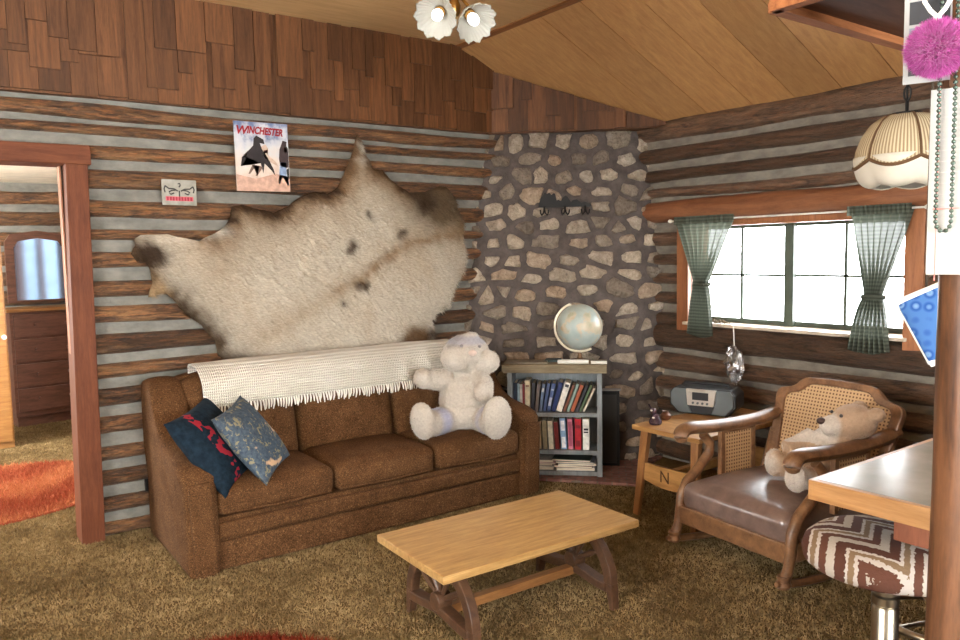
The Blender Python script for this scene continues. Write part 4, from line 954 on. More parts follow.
# ================================================================ side table in the corner under the window
m_pine = wood('pine_varnish', (150, 106, 58), (196, 148, 90), (8, 1.4, 8), .4, .4, 3.2, .05)
m_pine_v = wood('pine_varnish_leg', (124, 82, 46), (162, 114, 68), (9, 9, 1.3), .42, .4, 3.2, .05)
sd = thing('side_table', 'pine side table with splayed legs and a carved letter end, beside the chimney', 'side table', (3.88, 2.94, 0))
mb = MB(); mb.box((-.46, -.25, .522), (.44, .25, .55)); mb.build('table_top', m_pine, sd, smooth=False, bevel=.004)
for sx in (-1, 1):
    for sy in (-1, 1):
        mb = MB(); xt, xb, yt, yb = (sx*.40, sx*.455, sy*.185, sy*.215); a, b = .028, .020
        if sx > 0: xt, xb = .38, .43
        mb.add([(xt-a*.7, yt-a, .522), (xt+a*.7, yt-a, .522), (xt+a*.7, yt+a, .522), (xt-a*.7, yt+a, .522), (xb-b*.7, yb-b, 0), (xb+b*.7, yb-b, 0), (xb+b*.7, yb+b, 0), (xb-b*.7, yb+b, 0)], [(0, 1, 2, 3), (7, 6, 5, 4), (4, 5, 1, 0), (5, 6, 2, 1), (6, 7, 3, 2), (7, 4, 0, 3)]); mb.build('leg', m_pine_v, sd, smooth=False, bevel=.003)
m_carve = plain('carved_dark', (66, 42, 24), .7, .2)
for sx in (-1, 1):
    poly = [(-.20, .325), (.20, .325)]+[(.20-.40*i/10, .225-.03*math.sin(PI*i/10)) for i in range(11)]
    mb = MB(); x0 = -.43 if sx < 0 else .395; mb.prism(poly, x0, x0+.022, 'yz'); pn = mb.build('end_panel', m_pine, sd, smooth=False, bevel=.003)
    if sx < 0:
        text_mesh('N', .10, m_carve, pn, 'carved_letter', Matrix(((0, 0, -1, x0-.0005), (-1, 0, 0, .02), (0, 1, 0, .265), (0, 0, 0, 1))))
mb = MB(); mb.box((-.41, -.02, .26), (.40, .02, .31)); mb.build('stretcher', m_pine, sd, smooth=False, bevel=.003)
# radio
ra = thing('portable_radio', 'grey portable stereo with a silver centre panel on the side table', 'radio', (3.965, 3.09, .551), math.atan2(-.32, .11)); ra.scale = (1.08, 1.08, 1.08)
m_rgrey = plain('radio_grey_plastic', (92, 98, 98), .5, .35, 0, .05); m_rblk = plain('radio_black_plastic', (30, 30, 31), .4, .4); m_rsil = plain('radio_silver', (190, 182, 170), .3, .5, .5, .05)
def octo(hw, hh, c): return [(-hw+c, -hh), (hw-c, -hh), (hw, -hh+c), (hw, hh-c*.6), (hw-c*.6, hh), (-hw+c*.6, hh), (-hw, hh-c*.6), (-hw, -hh+c)]
mb = MB(); mb.prism([(x, z+.078) for x, z in octo(.195, .078, .05)], -.02, .15, 'xz'); mb.build('case', m_rblk, ra, smooth=False, bevel=.006)
for sx in (-1, 1):
    mb = MB(); P_ = [(sx*.06, -.07), (sx*.135, -.074), (sx*.185, -.02), (sx*.185, .045), (sx*.165, .07), (sx*.085, .07), (sx*.085, .0)]; mb.prism([(a, b+.08) for a, b in P_], -.035, -.018, 'xz'); sp_ = mb.build('speaker_grille', m_rgrey, ra, smooth=False, bevel=.004)
mb = MB(); mb.prism([(-.082, .055), (.075, .055), (.09, .152), (-.09, .152)], -.042, -.018, 'xz'); cp = mb.build('control_panel', m_rsil, ra, smooth=False, bevel=.004)
mb = MB(); mb.box((-.05, -.0445, .09), (.045, -.041, .135)); mb.build('display', m_rblk, cp, smooth=False)
for i in range(4):
    mb = MB(); mb.tube([(-.045+i*.028, -.042, .072), (-.045+i*.028, -.048, .072)], .007, 10); mb.build('button', m_rgrey, cp)
mb = MB(); mb.tube([(-.072, -.042, .128), (-.072, -.052, .128)], .011, 12); mb.build('knob', m_rsil, cp)
mb = MB(); mb.tube([(-.15, .06, .15), (-.13, .06, .175), (.13, .06, .175), (.15, .06, .15)], .009, 8); mb.build('handle', m_rblk, ra)
# little things on the side table
fg = thing('figurine', 'small dark glass figurine with white flecks on the side table corner', 'figurine', (3.53, 3.10, .55))
m_fig = plain('dark_glazed_figure', (62, 46, 54), .25, .5, 0, .4, 60); mb = MB(); mb.lathe([(.034, 0), (.040, .012), (.034, .03), (.024, .045), (.018, .06), (.0, .066)], 14); mb.build('body', m_fig, fg)
mb = MB(); mb.ell((-.004, .012, .078), (.02, .018, .02), n=12); mb.tube([(-.012, .02, .09), (-.02, .03, .115), (-.018, .035, .12)], .005, 6); mb.build('head', m_fig, fg)
for dx, dy, dz in ((-.03, -.01, .045), (-.022, .012, .085), (-.028, .0, .02)):
    mb = MB(); mb.ell((dx, dy, dz), (.008, .008, .006), n=8); mb.build('white_fleck', m_paper, fg)
fb = thing('small_pot', 'tiny dark round pot behind the figurine on the side table', 'pot', (3.68, 3.15, .55)); mb = MB(); mb.lathe([(.022, 0), (.034, .014), (.034, .03), (.02, .042), (.018, .05), (.023, .054), (.012, .05), (.0, .04)], 14); mb.build('body', plain('brown_glaze', (104, 66, 46), .3, .5), fb)
mp = thing('small_bottle', 'tiny pale bottle near the edge of the side table by the chair arm', 'bottle', (3.50, 2.83, .55)); mb = MB(); mb.lathe([(.012, 0), (.013, .03), (.006, .04), (.006, .048), (.0, .048)], 12); mb.build('glass', plain('pale_bottle', (170, 150, 140), .2, .5), mp); mb = MB(); mb.tube([(0, 0, .046), (0, 0, .058)], .0075, 10); mb.build('cap', m_iron, mp)
# ================================================================ cane rocking chair
m_rk = wood('rocker_walnut', (94, 64, 42), (144, 104, 70), (5, 5, 5), .4, .4, 3, .04, 0, .08)
t = NT('brown_leather', .3, .8); f = t.noise(t.coord(), 14, 5, .6); t.color(t.ramp(f, [(.3, (100, 80, 71)), (.7, (132, 109, 98))])).bump(t.noise(t.coord(), 90, 4), .18, .003); m_lea = t.m
t = NT('woven_cane', .6, .3); v = t.coord(); 
def wv_(d, sc):
    w = t.n('TexWave', bands_direction=d); w.inputs['Scale'].default_value = sc; t.l(v, w.inputs['Vector']); return t.math('GREATER_THAN', w.outputs['Fac'], .52)
hole = t.math('MULTIPLY', wv_('X', 16), wv_('Z', 16)); t.color(t.mix((196, 160, 118), (104, 74, 50), hole)); m_cane = t.m
t = NT('woven_cane_side', .6, .3); v = t.coord(); hole = t.math('MULTIPLY', wv_('Y', 16), wv_('Z', 16)); t.color(t.mix((196, 160, 118), (104, 74, 50), hole)); m_cane_s = t.m
rc = thing('rocking_chair', 'wooden rocking chair with cane back and brown leather seat', 'rocking chair', (3.135, 2.30, 0), R(-95.4))
for sx in (-1, 1):
    x = sx*.345
    mb = MB(); mb.tube([(x, .20, .600), (x, .255, .545), (x, .25, .49), (x, .17, .42), (x, .085, .36), (x, .045, .29), (x, .035, .2), (x, .02, .13), (x, -.005, .085), (x, -.03, .06)], [.026, .028, .029, .030, .031, .031, .030, .028, .030, .026], 10, flat=.85); mb.build('front_leg', m_rk, rc)
    mb = MB(); mb.lathe([(.030, .0), (.036, .014), (.030, .028), (.024, .034), (.030, .045), (.028, .055)], 14, M=Matrix.Translation((x, -.012, .052))); mb.build('foot', m_rk, rc)
    pth = [(x, -.06+1.0*i/18, .030+.22*((-.06+1.0*i/18)-.40)**2) for i in range(19)]
    mb = MB(); mb.tube(pth, [.012]+[.020]*17+[.012], 8, flat=1.0, upv=(1, 0, 0)); mb.build('rocker_runner', m_rk, rc)
    mb = MB(); mb.tube([(x, .72, .055), (x, .71, .2), (x, .70, .34), (x, .78, .56)], .024, 8); mb.build('rear_leg', m_rk, rc)
    ap = [(.045, .585), (.035, .61), (.05, .64), (.10, .65), (.25, .635), (.45, .628), (.62, .632), (.76, .648), (.84, .655)]
    pp = chaikin([Vector((x*(1+.0), a, b)) for a, b in ap], 2); mb = MB(); mb.tube(pp, [.022+.012*min(1, i/6) if i < len(pp)-5 else .026 for i in range(len(pp))], 10, flat=1.35, upv=(0, 0, 1)); mb.build('arm', m_rk, rc)
    mb = MB(); mb.box((x-.014, .33, .33), (x+.014, .36, .62)); mb.box((x-.014, .575, .33), (x+.014, .605, .62)); mb.box((x-.014, .35, .585), (x+.014, .59, .615)); sf_ = mb.build('side_frame', m_rk, rc, smooth=False, bevel=.003)
    mb = MB(); mb.box((x-.006, .36, .34), (x+.006, .575, .60)); mb.build('side_cane', m_cane_s, sf_, smooth=False)
    mb = MB(); mb.box((x-.022, .05, .16), (x+.022, .72, .25)); mb.build('side_rail', m_rk, rc, smooth=False, bevel=.006)
mb = MB(); mb.box((-.345, .012, .15), (.345, .05, .245)); mb.build('front_apron', m_rk, rc, smooth=False, bevel=.006)
mb = MB(); mb.box((-.345, .68, .16), (.345, .72, .32)); mb.build('rear_rail', m_rk, rc, smooth=False, bevel=.006)
mb = MB(); mb.soft((0, .36, .295), (.665, .68, .15), .05, (.0, .006, .05), n=14); mb.build('seat', m_lea, rc)
mb = MB()
for i in range(48): mb.ell((-.325+.65*i/47, .016, .240), (.0045, .004, .0045), n=6)
q = mb.build('nail_heads', plain('brass_nails', (150, 120, 70), .3, .5, .7), rc); q['kind'] = 'stuff'
# back: outline in its own tilted plane
TB = Matrix.Translation((0, .70, .30)) @ Matrix.Rotation(R(-19), 4, 'X')
half = [(.330, 0), (.350, .25), (.375, .44), (.378, .475), (.362, .508), (.325, .518), (.27, .532), (.235, .57), (.20, .592), (.10, .595), (0, .598)]
out_ = chaikin([Vector(p) for p in half]+[Vector((-a, b)) for a, b in half[::-1][1:]], 2)
inn = [Vector((p.x*.845, .055+(p.y)*.845)) for p in out_]
mb = MB(); n = len(out_); th = .024
vs = []
for dpt, off in ((-th, 0), (th*.7, 0)):
    for p, q in zip(out_, inn): vs += [(p.x, dpt, p.y), (q.x, dpt, q.y)]
fs = []
for i in range(n):
    j = (i+1) % n; a, b, c, d = 2*i, 2*i+1, 2*j+1, 2*j; k = 2*n
    fs += [(a, b, c, d), (a+k, d+k, c+k, b+k), (a, d, d+k, a+k), (b, b+k, c+k, c)]
mb.add(vs, fs, 0, TB); bf = mb.build('back_frame', m_rk, rc, smooth=False, bevel=.007)
mb = MB(); mb.prism([(p.x*1.03, .055+(p.y-.055)*1.01) for p in inn], -.006, .004, 'xz'); q = mb.build('back_cane', m_cane, bf, smooth=False); q.matrix_local = TB
# ================================================================ tan plush bear lolling in the rocker
TR = Matrix.Translation((3.135, 2.30, 0)) @ Matrix.Rotation(R(-95.4), 4, 'Z')
bp = TR @ Vector((.17, .50, .42))
tb = thing('tan_teddy_bear', 'tan plush bear slumped in the rocking chair, dark nose pointing at the chimney', 'plush bear', bp, R(-95.4))
hd_ = Vector((-.507, -.862, 0)); side = Vector((-hd_.y, hd_.x, 0)); hc = Vector((.12, .07, .315)); mb = MB()
mb.ell((.02, .02, .13), (.12, .11, .15)); mb.ell((.06, .04, .24), (.09, .085, .09))
mb.ell(hc, (.108, .108, .088)); mb.ell(hc+hd_*.105+Vector((0, 0, -.018)), (.062, .062, .052)); mb.ell(hc+hd_*.06+Vector((0, 0, -.015)), (.075, .075, .06))
for s_ in (-1, 1): mb.ell(hc-hd_*.065+side*s_*.085+Vector((0, 0, .05)), (.042, .042, .036))
mb.tube([(-.03, -.05, .08), (-.10, -.12, .075), (-.145, -.155, .08)], [.066, .062, .058], 12); mb.ell((-.155, -.165, .085), (.058, .05, .072), (0, 0, R(-30)))
mb.tube([(.05, -.06, .06), (.045, -.17, .055), (.035, -.23, .06)], [.064, .058, .055], 12); mb.ell((.033, -.245, .06), (.058, .05, .068))
mb.tube([(-.05, .0, .22), (-.10, -.08, .17), (-.12, -.13, .16)], [.05, .048, .044], 10)
o = fuse(mb.build('body', m_plush, tb), .0075, 5)
tn, wt_ = Vector(lin(184, 154, 126)[:3]), Vector(lin(208, 196, 182)[:3])
def tpaint(p):
    d = (Vector(p)-hc).dot(hd_); k = max(0, min(1, (d-.085)/.02)) if p.z > .2 else 0
    if p.z < .18: k = max(k, max(0, min(1, (-p.y-.185)/.03)), max(0, min(1, (-.135-p.x)/.03)))
    c = tn.lerp(wt_, k); return (c.x, c.y, c.z, 1)
paint(o, tpaint); P, N, inf = sample(o, 14000); blades('fur', P, N, .007, .002, m_plush, tb, lean=np.array([0, 0, -.4]), spread=.5, colors=pick_col(o, inf))
mb = MB(); q = hc+hd_*.163+Vector((0, 0, .008)); mb.ell(q, (.022, .022, .017)); mb.build('nose', plain('brown_nose', (62, 42, 34), .5, .4), tb)
for s_ in (-1, 1):
    mb = MB(); mb.ell(hc+hd_*.088+side*s_*.05+Vector((0, 0, .042)), (.009, .009, .009), n=10); mb.build('eye', m_nose, tb)
# ================================================================ counter, stools, hanging cabinet, post
m_lam = NT('grey_laminate', .22, .5, 0, (150, 148, 140)); m_lam.color(m_lam.ramp(m_lam.noise(m_lam.coord(), 6, 5, .6), [(.3, (142, 140, 132)), (.7, (170, 168, 159))])); m_lam = m_lam.m
m_oak = wood('oak_edge', (150, 106, 62), (186, 140, 90), (6, 1.2, 12), .38, .4, 3, .05)
m_red = wood('red_brown_panel', (108, 60, 40), (140, 84, 58), (10, 10, 1.2), .4, .4, 3, .05)
co = thing('counter', 'grey topped breakfast counter with an oak edge beside the wooden post', 'counter', (3.2, .6, 0))
cx0 = 1.90-3.2; cy1 = 1.115-.6
mb = MB(); mb.box((cx0+.004, -.35, .945), (W-3.2-.12, cy1-.004, .98)); mb.build('worktop', m_lam, co, smooth=False, bevel=.002)
mb = MB(); mb.box((cx0-.012, -.35, .925), (cx0+.006, cy1+.012, .979)); mb.box((cx0, cy1-.006, .925), (W-3.2-.12, cy1+.012, .979)); mb.build('edge_band', m_oak, co, smooth=False, bevel=.002)
mb = MB(); mb.box((cx0+.075, -.33, .845), (cx0+.115, .344, .944)); mb.box((cx0+.12, -.33, .835), (cx0+.2, .30, .944)); mb.box((cx0+.18, -.30, 0), (W-3.2-.2, -.02, .944)); mb.build('base', m_red, co, smooth=False, bevel=.004)
def zig(name):
    t = NT(name, .9, .15); v = t.coord((1, 1, 1), (0, 0, R(28))); sp = t.n('SeparateXYZ'); t.l(v, sp.inputs[0]); x, y = sp.outputs[0], sp.outputs[1]
    tri = t.math('PINGPONG', x, .075); u = t.math('ADD', y, t.math('MULTIPLY', tri, 1.3)); f = t.math('FRACT', t.math('MULTIPLY', u, 6.5))
    n_ = t.noise(t.coord((1, 1, 1)), 120, 2); f = t.math('ADD', f, t.math('MULTIPLY', t.math('SUBTRACT', n_, .5), .14))
    c = t.ramp(f, [(0, (176, 166, 154)), (.12, (92, 60, 48)), (.32, (184, 174, 164)), (.42, (126, 104, 80)), (.56, (186, 176, 166)), (.64, (84, 54, 44)), (.90, (176, 166, 154))], True)
    t.color(c).bump(n_, .5, .004); return t.m
m_zig = zig('zigzag_tapestry'); m_chrome = plain('brushed_chrome', (160, 148, 128), .3, .5, 1.0, .06); m_bl = plain('black_underside', (28, 24, 22), .7, .2)
def stool(loc, rz, label):
    o = thing('bar_stool', label, 'bar stool', loc, rz, 'bar stools at the counter')
    o.scale = (1.05, 1.05, 1.03); mb = MB(); mb.lathe([(0, .80), (.08, .799), (.14, .793), (.175, .782), (.198, .762), (.205, .738), (.200, .716), (.190, .708)], 48); mb.build('seat', m_zig, o, angle=180)
    mb = MB(); mb.lathe([(.19, .709), (.16, .695), (.05, .69), (0, .69)], 32); mb.build('seat_pan', m_bl, o)
    mb = MB(); mb.lathe([(.029, .69), (.029, .63), (.034, .625), (.034, .605), (.029, .60), (.033, .595), (.033, .06), (.05, .045)], 20); mb.build('pedestal', m_chrome, o)
    mb = MB(); mb.lathe([(0, .06), (.05, .05), (.15, .03), (.20, .012), (.205, 0), (0, 0)], 36); mb.build('base', m_chrome, o)
    mb = MB(); mb.tube([(.185*math.cos(2*PI*i/40), .185*math.sin(2*PI*i/40), .26) for i in range(40)], .0125, 10, closed=True, upv=(0, 0, 1)); fr = mb.build('foot_ring', m_chrome, o)
    for a in (0, 120, 240):
        mb = MB(); mb.tube([(.03*math.cos(R(a)), .03*math.sin(R(a)), .26), (.18*math.cos(R(a)), .18*math.sin(R(a)), .26)], .008, 8); mb.build('ring_bar', m_chrome, fr)
    return o
stool((2.085, 1.012, 0), 0, 'chrome bar stool with zigzag tapestry seat under the counter end')
stool((2.86, 1.19, 0), R(40), 'farther bar stool, only its chrome foot ring seen under the counter')
hc_ = thing('hanging_cabinet', 'dark brown cabinet hung from the ceiling over the counter', 'cabinet', (3.1, .92, 2.15))
x0, x1, y0, y1 = 1.665-3.1, W-3.1-.02, -.60, .185
mb = MB(); mb.box((x0, y0, .02), (x1-.12, y1, .30)); mb.box((x0, y0, .29), (.10, y1, .957)); mb.build('carcass', m_dark, hc_, smooth=False)
mb = MB(); mb.box((x0, y1-.022, 0), (x1-.12, y1+.012, .026)); mb.box((x0-.012, y0, 0), (x0+.02, y1, .026)); mb.build('rim_moulding', wood('matte_rim_wood', (120, 72, 44), (160, 104, 66), (1.4, 12, 12), .85, .08), hc_, smooth=False)
# hewn post
mp_ = wood('old_post_wood', (60, 38, 24), (120, 80, 52), (9, 9, 1.1), .4, .45, 3, .25)
def PW(depth, u): # point at a horizontal distance in front of the camera and u to its side
    return FWD*depth+RGT*u
POST_A = math.atan2(-FWD.x, FWD.y)
PANG = yaw+R(33.75); PDIR = Vector((math.sin(PANG), math.cos(PANG), 0)); PSIDE = Vector((PDIR.y, -PDIR.x, 0)); POST_A = math.atan2(PSIDE.y, PSIDE.x)
pc = PDIR*1.85
ps = thing('wooden_post', 'hewn wooden post at the counter end, hung with papers and beads', 'post', (pc.x, pc.y, 0), POST_A)
mb = MB(); vs = []; n = 16; mz = 46
for j in range(mz+1):
    z = 2.148*j/mz; wd_ = .102-.012*z/3.1
    for k in range(n):
        a = 2*PI*k/n; c, s_ = math.cos(a), math.sin(a); r = 1/(abs(c)**5+abs(s_)**5)**.2; q = 1+.05*noise.noise(Vector((c*1.5, s_*1.5, z*1.3)))+.02*noise.noise(Vector((c*5, s_*5, z*4)))
        vs.append((wd_*r*c*q, min(1, .82)*wd_*r*s_*q, z))
fs = [(j*n+k, j*n+(k+1) % n, (j+1)*n+(k+1) % n, (j+1)*n+k) for j in range(mz) for k in range(n)]+[tuple(range(n))[::-1], tuple(range(mz*n, mz*n+n))]
mb.add(vs, fs); mb.build('shaft', mp_, ps, angle=60)
def onpost(name, label, cat, u, z, off=.0, rot=0): # local x to the side, local -y towards the room
    p = pc+PSIDE*(u-.02)-PDIR*(.088+off); o = thing(name, label, cat, (p.x, p.y, z), POST_A); return o
# lined paper
pa = onpost('notepaper', 'white lined sheet pinned to the wooden post behind the beads', 'paper', .018, 1.718, .004)
mb = MB(); mb.box((-.112, -.001, -.178), (.09, .001, .178)); mb.build('sheet', plain('pinned_sheet', (164, 163, 158), .85, .1, 0, .03), pa, smooth=False)
mb = MB(); rr = random.Random(3)
for i in range(17): z = -.17+i*.021; mb.box((-.104, -.0014, z), (.085, -.001, z+.0012))
mb.build('ruled_pattern', cover((172, 164, 160)), pa, smooth=False)
mb = MB(); mb.box((-.104, -.0016, -.052), (.085, -.001, -.049)); mb.box((-.098, -.0015, -.19), (-.096, -.001, .19)); mb.build('margin_pattern', cover((196, 120, 110)), pa, smooth=False)
# photo strip
ph = onpost('photo_strip', 'black and white photo strip stuck on the post behind the pink pompom', 'photo', -.098, 2.012, .006)
mb = MB(); mb.box((-.045, -.001, -.10), (.035, .001, .12)); mb.build('card', plain('photo_card', (150, 149, 146), .7, .2, 0, .03), ph, smooth=False)
for z0, z1, c in ((.06, .115, (150, 154, 170)), (.012, .055, (36, 38, 42)), (-.018, .006, (110, 118, 130)), (-.085, -.024, (50, 50, 56))):
    mb = MB(); mb.box((-.036, -.0016, z0), (.032, -.001, z1)); mb.build('print', cover(c), ph, smooth=False)
mb = MB(); mb.box((-.022, -.002, .07), (.012, -.0016, .078)); mb.prism([(.004, .078), (.012, .078), (-.012, .102), (-.02, .102)], -.002, -.0016, 'xz'); mb.box((-.022, -.002, .10), (.012, -.0016, .106)); mb.build('print_mark', cover((40, 42, 46)), ph, smooth=False)
# beads
bn = onpost('bead_necklace', 'string of dark green metallic beads hung on the wooden post', 'beads', -.068, 2.10, .014)
m_bead = plain('green_pearl_bead', (78, 92, 82), .22, .6, .5, .1)
path = [Vector((-.0115, 0, 0)), Vector((-.0115, 0, -.44))]+[Vector((.0015+.013*math.cos(R(a)), 0, -.455+.022*math.sin(R(a)))) for a in range(180, 361, 30)]+[Vector((.0145, 0, -.44)), Vector((.0145, 0, 0))]
L = [0]
for a, b in zip(path, path[1:]): L.append(L[-1]+(b-a).length)
bm0 = None
nb_ = 96
for i in range(nb_):
    s_ = L[-1]*(i+.5)/nb_; j = 0
    while L[j+1] < s_: j += 1
    p = path[j].lerp(path[j+1], (s_-L[j])/(L[j+1]-L[j])); p = p+Vector((0, -.004, 0))
    if bm0 is None:
        mb = MB(); mb.ell((0, 0, 0), (.0043,)*3, n=10); bm0 = mb.build('bead', m_bead, bn); bm0.location = p
    else: q = bm0.copy(); COL.objects.link(q); q.parent = bn; q.location = p
mb = MB(); mb.tube([p+Vector((0, -.004, 0)) for p in path], .0012, 5); mb.build('string', m_iron, bn)
# pompom key charm
pm = onpost('pompom_charm', 'fluffy pink pompom hanging on a white plastic clip', 'pompom', -.083, 1.960, .070)
m_pink = NT('pink_fluff', .95, .05); m_pink.color(m_pink.attr()); m_pink.b.inputs['Sheen Weight'].default_value = .4; m_pink = m_pink.m
mb = MB(); mb.ell((0, 0, 0), (.042, .042, .041), n=20); o = mb.build('ball', m_pink, pm); pk = lin(176, 74, 146); paint(o, lambda p: pk)
P, N, inf = sample(o, 9000); cc = np.tile(np.array(pk), (9000, 1))*RNG.uniform(.75, 1.2, (9000, 1)); blades('fluff', P, N, .016, .0022, m_pink, pm, spread=.35, colors=cc)
mb = MB(); zc_ = .062; mb.tube([(0, 0, .044), (0, 0, .058)], .007, 8); mb.tube([(0, 0, .056), (-.012, 0, .070), (-.022, 0, .088), (-.018, 0, .105)], .0042, 6); mb.tube([(0, 0, .056), (.012, 0, .070), (.022, 0, .088), (.018, 0, .105), (.0, .02, .115)], .0042, 6); mb.build('clip', m_paper, pm)
mb = MB(); mb.tube([(0, .02, .112), (0, .055, .115), (.0, .075, .115)], .003, 6); mb.build('hook', m_iron, pm)
# potholder on a cord
pp_ = Vector((1.905, .911, 1.457)); 
pt = thing('potholder', 'blue patterned potholder with white binding hung beside the post', 'potholder', (1.965, .872, 1.475), POST_A)
t = NT('blue_print_cloth', .9, .15); v = t.coord((1, 1, 1)); vo = t.n('TexVoronoi', feature='F1'); vo.inputs['Scale'].default_value = 34; vo.inputs['Randomness'].default_value = .25; t.l(v, vo.inputs['Vector'])
t.color(t.ramp(vo.outputs['Distance'], [(.0, (36, 76, 138)), (.2, (32, 68, 128)), (.3, (112, 144, 180)), (.42, (36, 76, 138)), (.6, (70, 108, 160))])); m_blue = t.m
TPH = Matrix.Rotation(R(-27), 4, 'Y')
S_ = .165; c0 = Vector((-.067, 0, -.018))
mb = MB(); mb.soft((0, 0, 0), (S_, .014, S_), .006, (0, .004, 0), n=8, M=Matrix.Translation(c0) @ TPH @ Matrix.Translation((S_/2, 0, -S_/2))); mb.build('quilted_cloth', m_blue, pt)
mb = MB(); Q = Matrix.Translation(c0) @ TPH
mb.tube([Q @ Vector(p) for p in ((0, 0, 0), (S_, 0, 0), (S_, 0, -S_), (0, 0, -S_))], .009, 6, closed=False); mb.tube([Q @ Vector((0, 0, -S_)), Q @ Vector((0, 0, 0))], .004, 6); mb.build('binding', m_paper, pt)
mb = MB(); mb.tube([(-.005, .012, -.01), (-.006, .012, .2), (-.004, .012, .675)], .0035, 6); mb.build('cord', plain('brown_cord', (62, 52, 42), .8, .2), pt)
# ================================================================ swag lamp
la = thing('swag_lamp', 'cream panelled swag lamp with scalloped brown trim hanging near the post', 'pendant lamp', (2.83, 1.345, 1.80), R(12), rot=None)
m_shade = NT('cream_string_shade', .85, .15); sp_ = m_shade.n('SeparateXYZ'); m_shade.l(m_shade.coord(), sp_.inputs[0]); wf = m_shade.math('ADD', m_shade.math('MULTIPLY', m_shade.math('SINE', m_shade.math('MULTIPLY', m_shade.math('ARCTAN2', sp_.outputs[1], sp_.outputs[0]), 90)), .5), .5)
m_shade.color(m_shade.ramp(wf, [(.1, (132, 112, 84)), (.9, (184, 166, 134))])).bump(wf, .4, .003); m_shade.b.inputs['Transmission Weight'].default_value = 0; m_shade = m_shade.m
m_liner = plain('white_shade_liner', (188, 178, 160), .8, .2, 0, .04); m_tr = plain('brown_trim_braid', (86, 62, 40), .8, .2)
NP = 6
def lob(a, z): return 1+.045*abs(math.cos(a*NP/2))-.02
def zsc(a): return .030*abs(math.cos(a*NP/2))
prof = [(.045, .25), (.075, .246), (.105, .225), (.130, .19), (.150, .145), (.160, .10)]
def shade(u, v):
    a = 2*PI*u; k = v*(len(prof)-1); i = min(len(prof)-2, int(k)); f = k-i; r = prof[i][0]+(prof[i+1][0]-prof[i][0])*f; z = prof[i][1]+(prof[i+1][1]-prof[i][1])*f
    bul = 1+.09*abs(math.cos(a*NP/2))*math.sin(PI*min(1, v*.9)); z -= v*v*(.004+zsc(a)*.9)
    return (r*bul*math.cos(a), r*bul*math.sin(a), z)
mb = MB(); mb.grid(shade, 72, 20, closeu=True); sh = mb.build('shade', m_shade, la, angle=80, solid=.004)
mb = MB(); mb.grid(lambda u, v: (lambda a, r: (r*math.cos(a), r*math.sin(a), .108-.108*math.sin(v*PI/2)*(.9+.1*abs(math.cos(a*NP/2)))))(2*PI*u, (.156-.056*(v**2.2))*(1+.07*abs(math.cos(PI*u*NP))*(1-v*.5))), 72, 12, closeu=True); mb.build('liner', m_liner, la, angle=80, solid=.003)
mb = MB(); mb.tube([Vector(shade(i/96, 1))*1.0 for i in range(96)], .0065, 6, closed=True, upv=(0, 0, 1)); mb.build('edge_trim', m_tr, la)
for k in range(NP):
    u = (k+.5)/NP; mb = MB(); mb.tube([Vector(shade(u, j/14))*1.005 for j in range(15)], .005, 6); mb.build('rib_trim', m_tr, la)
mb = MB(); mb.lathe([(.0, .262), (.05, .258), (.052, .248), (0, .245)], 20); mb.build('cap', m_iron, la)
mb = MB()
for i in range(26):
    z = .265+i*.04; T = Matrix.Translation((0, 0, z+.02)) @ Matrix.Rotation(R(90*(i % 2)), 4, 'Z')
    mb.tube([(.011*math.cos(2*PI*q/10), 0, .025*math.sin(2*PI*q/10)) for q in range(10)], .0035, 5, closed=True, M=T, upv=(0, 1, 0))
q = mb.build('chain', m_iron, la)
mb = MB(); mb.tube([(.004, 0, .26), (.012, .008, .6), (.004, 0, 1.3)], .004, 6); mb.build('cord', m_iron, la)
# ================================================================ ceiling light
clp = PW(3.55, -.088)
m_brass = plain('old_brass', (150, 112, 58), .3, .5, .9, .1)
t = NT('frosted_glass', .25, .5, 0, (196, 194, 184)); tl = t.n('BsdfTranslucent'); tl.inputs[0].default_value = lin(220, 218, 208); mx = t.n('MixShader'); mx.inputs[0].default_value = .3; t.l(t.b.outputs[0], mx.inputs[1]); t.l(tl.outputs[0], mx.inputs[2]); t.l(mx.outputs[0], t.t.nodes['Material Output'].inputs[0]); m_fg = t.m
t = NT('lamp_bulb', .3, .3, 0, (240, 240, 240)); t.b.inputs['Emission Color'].default_value = (1, .96, .92, 1); t.b.inputs['Emission Strength'].default_value = 1.6; m_bulb = t.m
cl = thing('ceiling_light', 'brass ceiling light with frosted flower-shaped glass shades', 'ceiling light', (clp.x, clp.y, ZC), math.atan2(RGT.y, RGT.x))
mb = MB(); mb.lathe([(0, -.02), (.03, -.03), (.07, -.02), (.08, 0), (0, 0)], 24); mb.lathe([(.012, -.40), (.012, -.02)], 10); mb.lathe([(0, -.47), (.012, -.465), (.026, -.44), (.03, -.41), (.02, -.38), (.012, -.36)], 16); mb.build('stem', m_brass, cl)
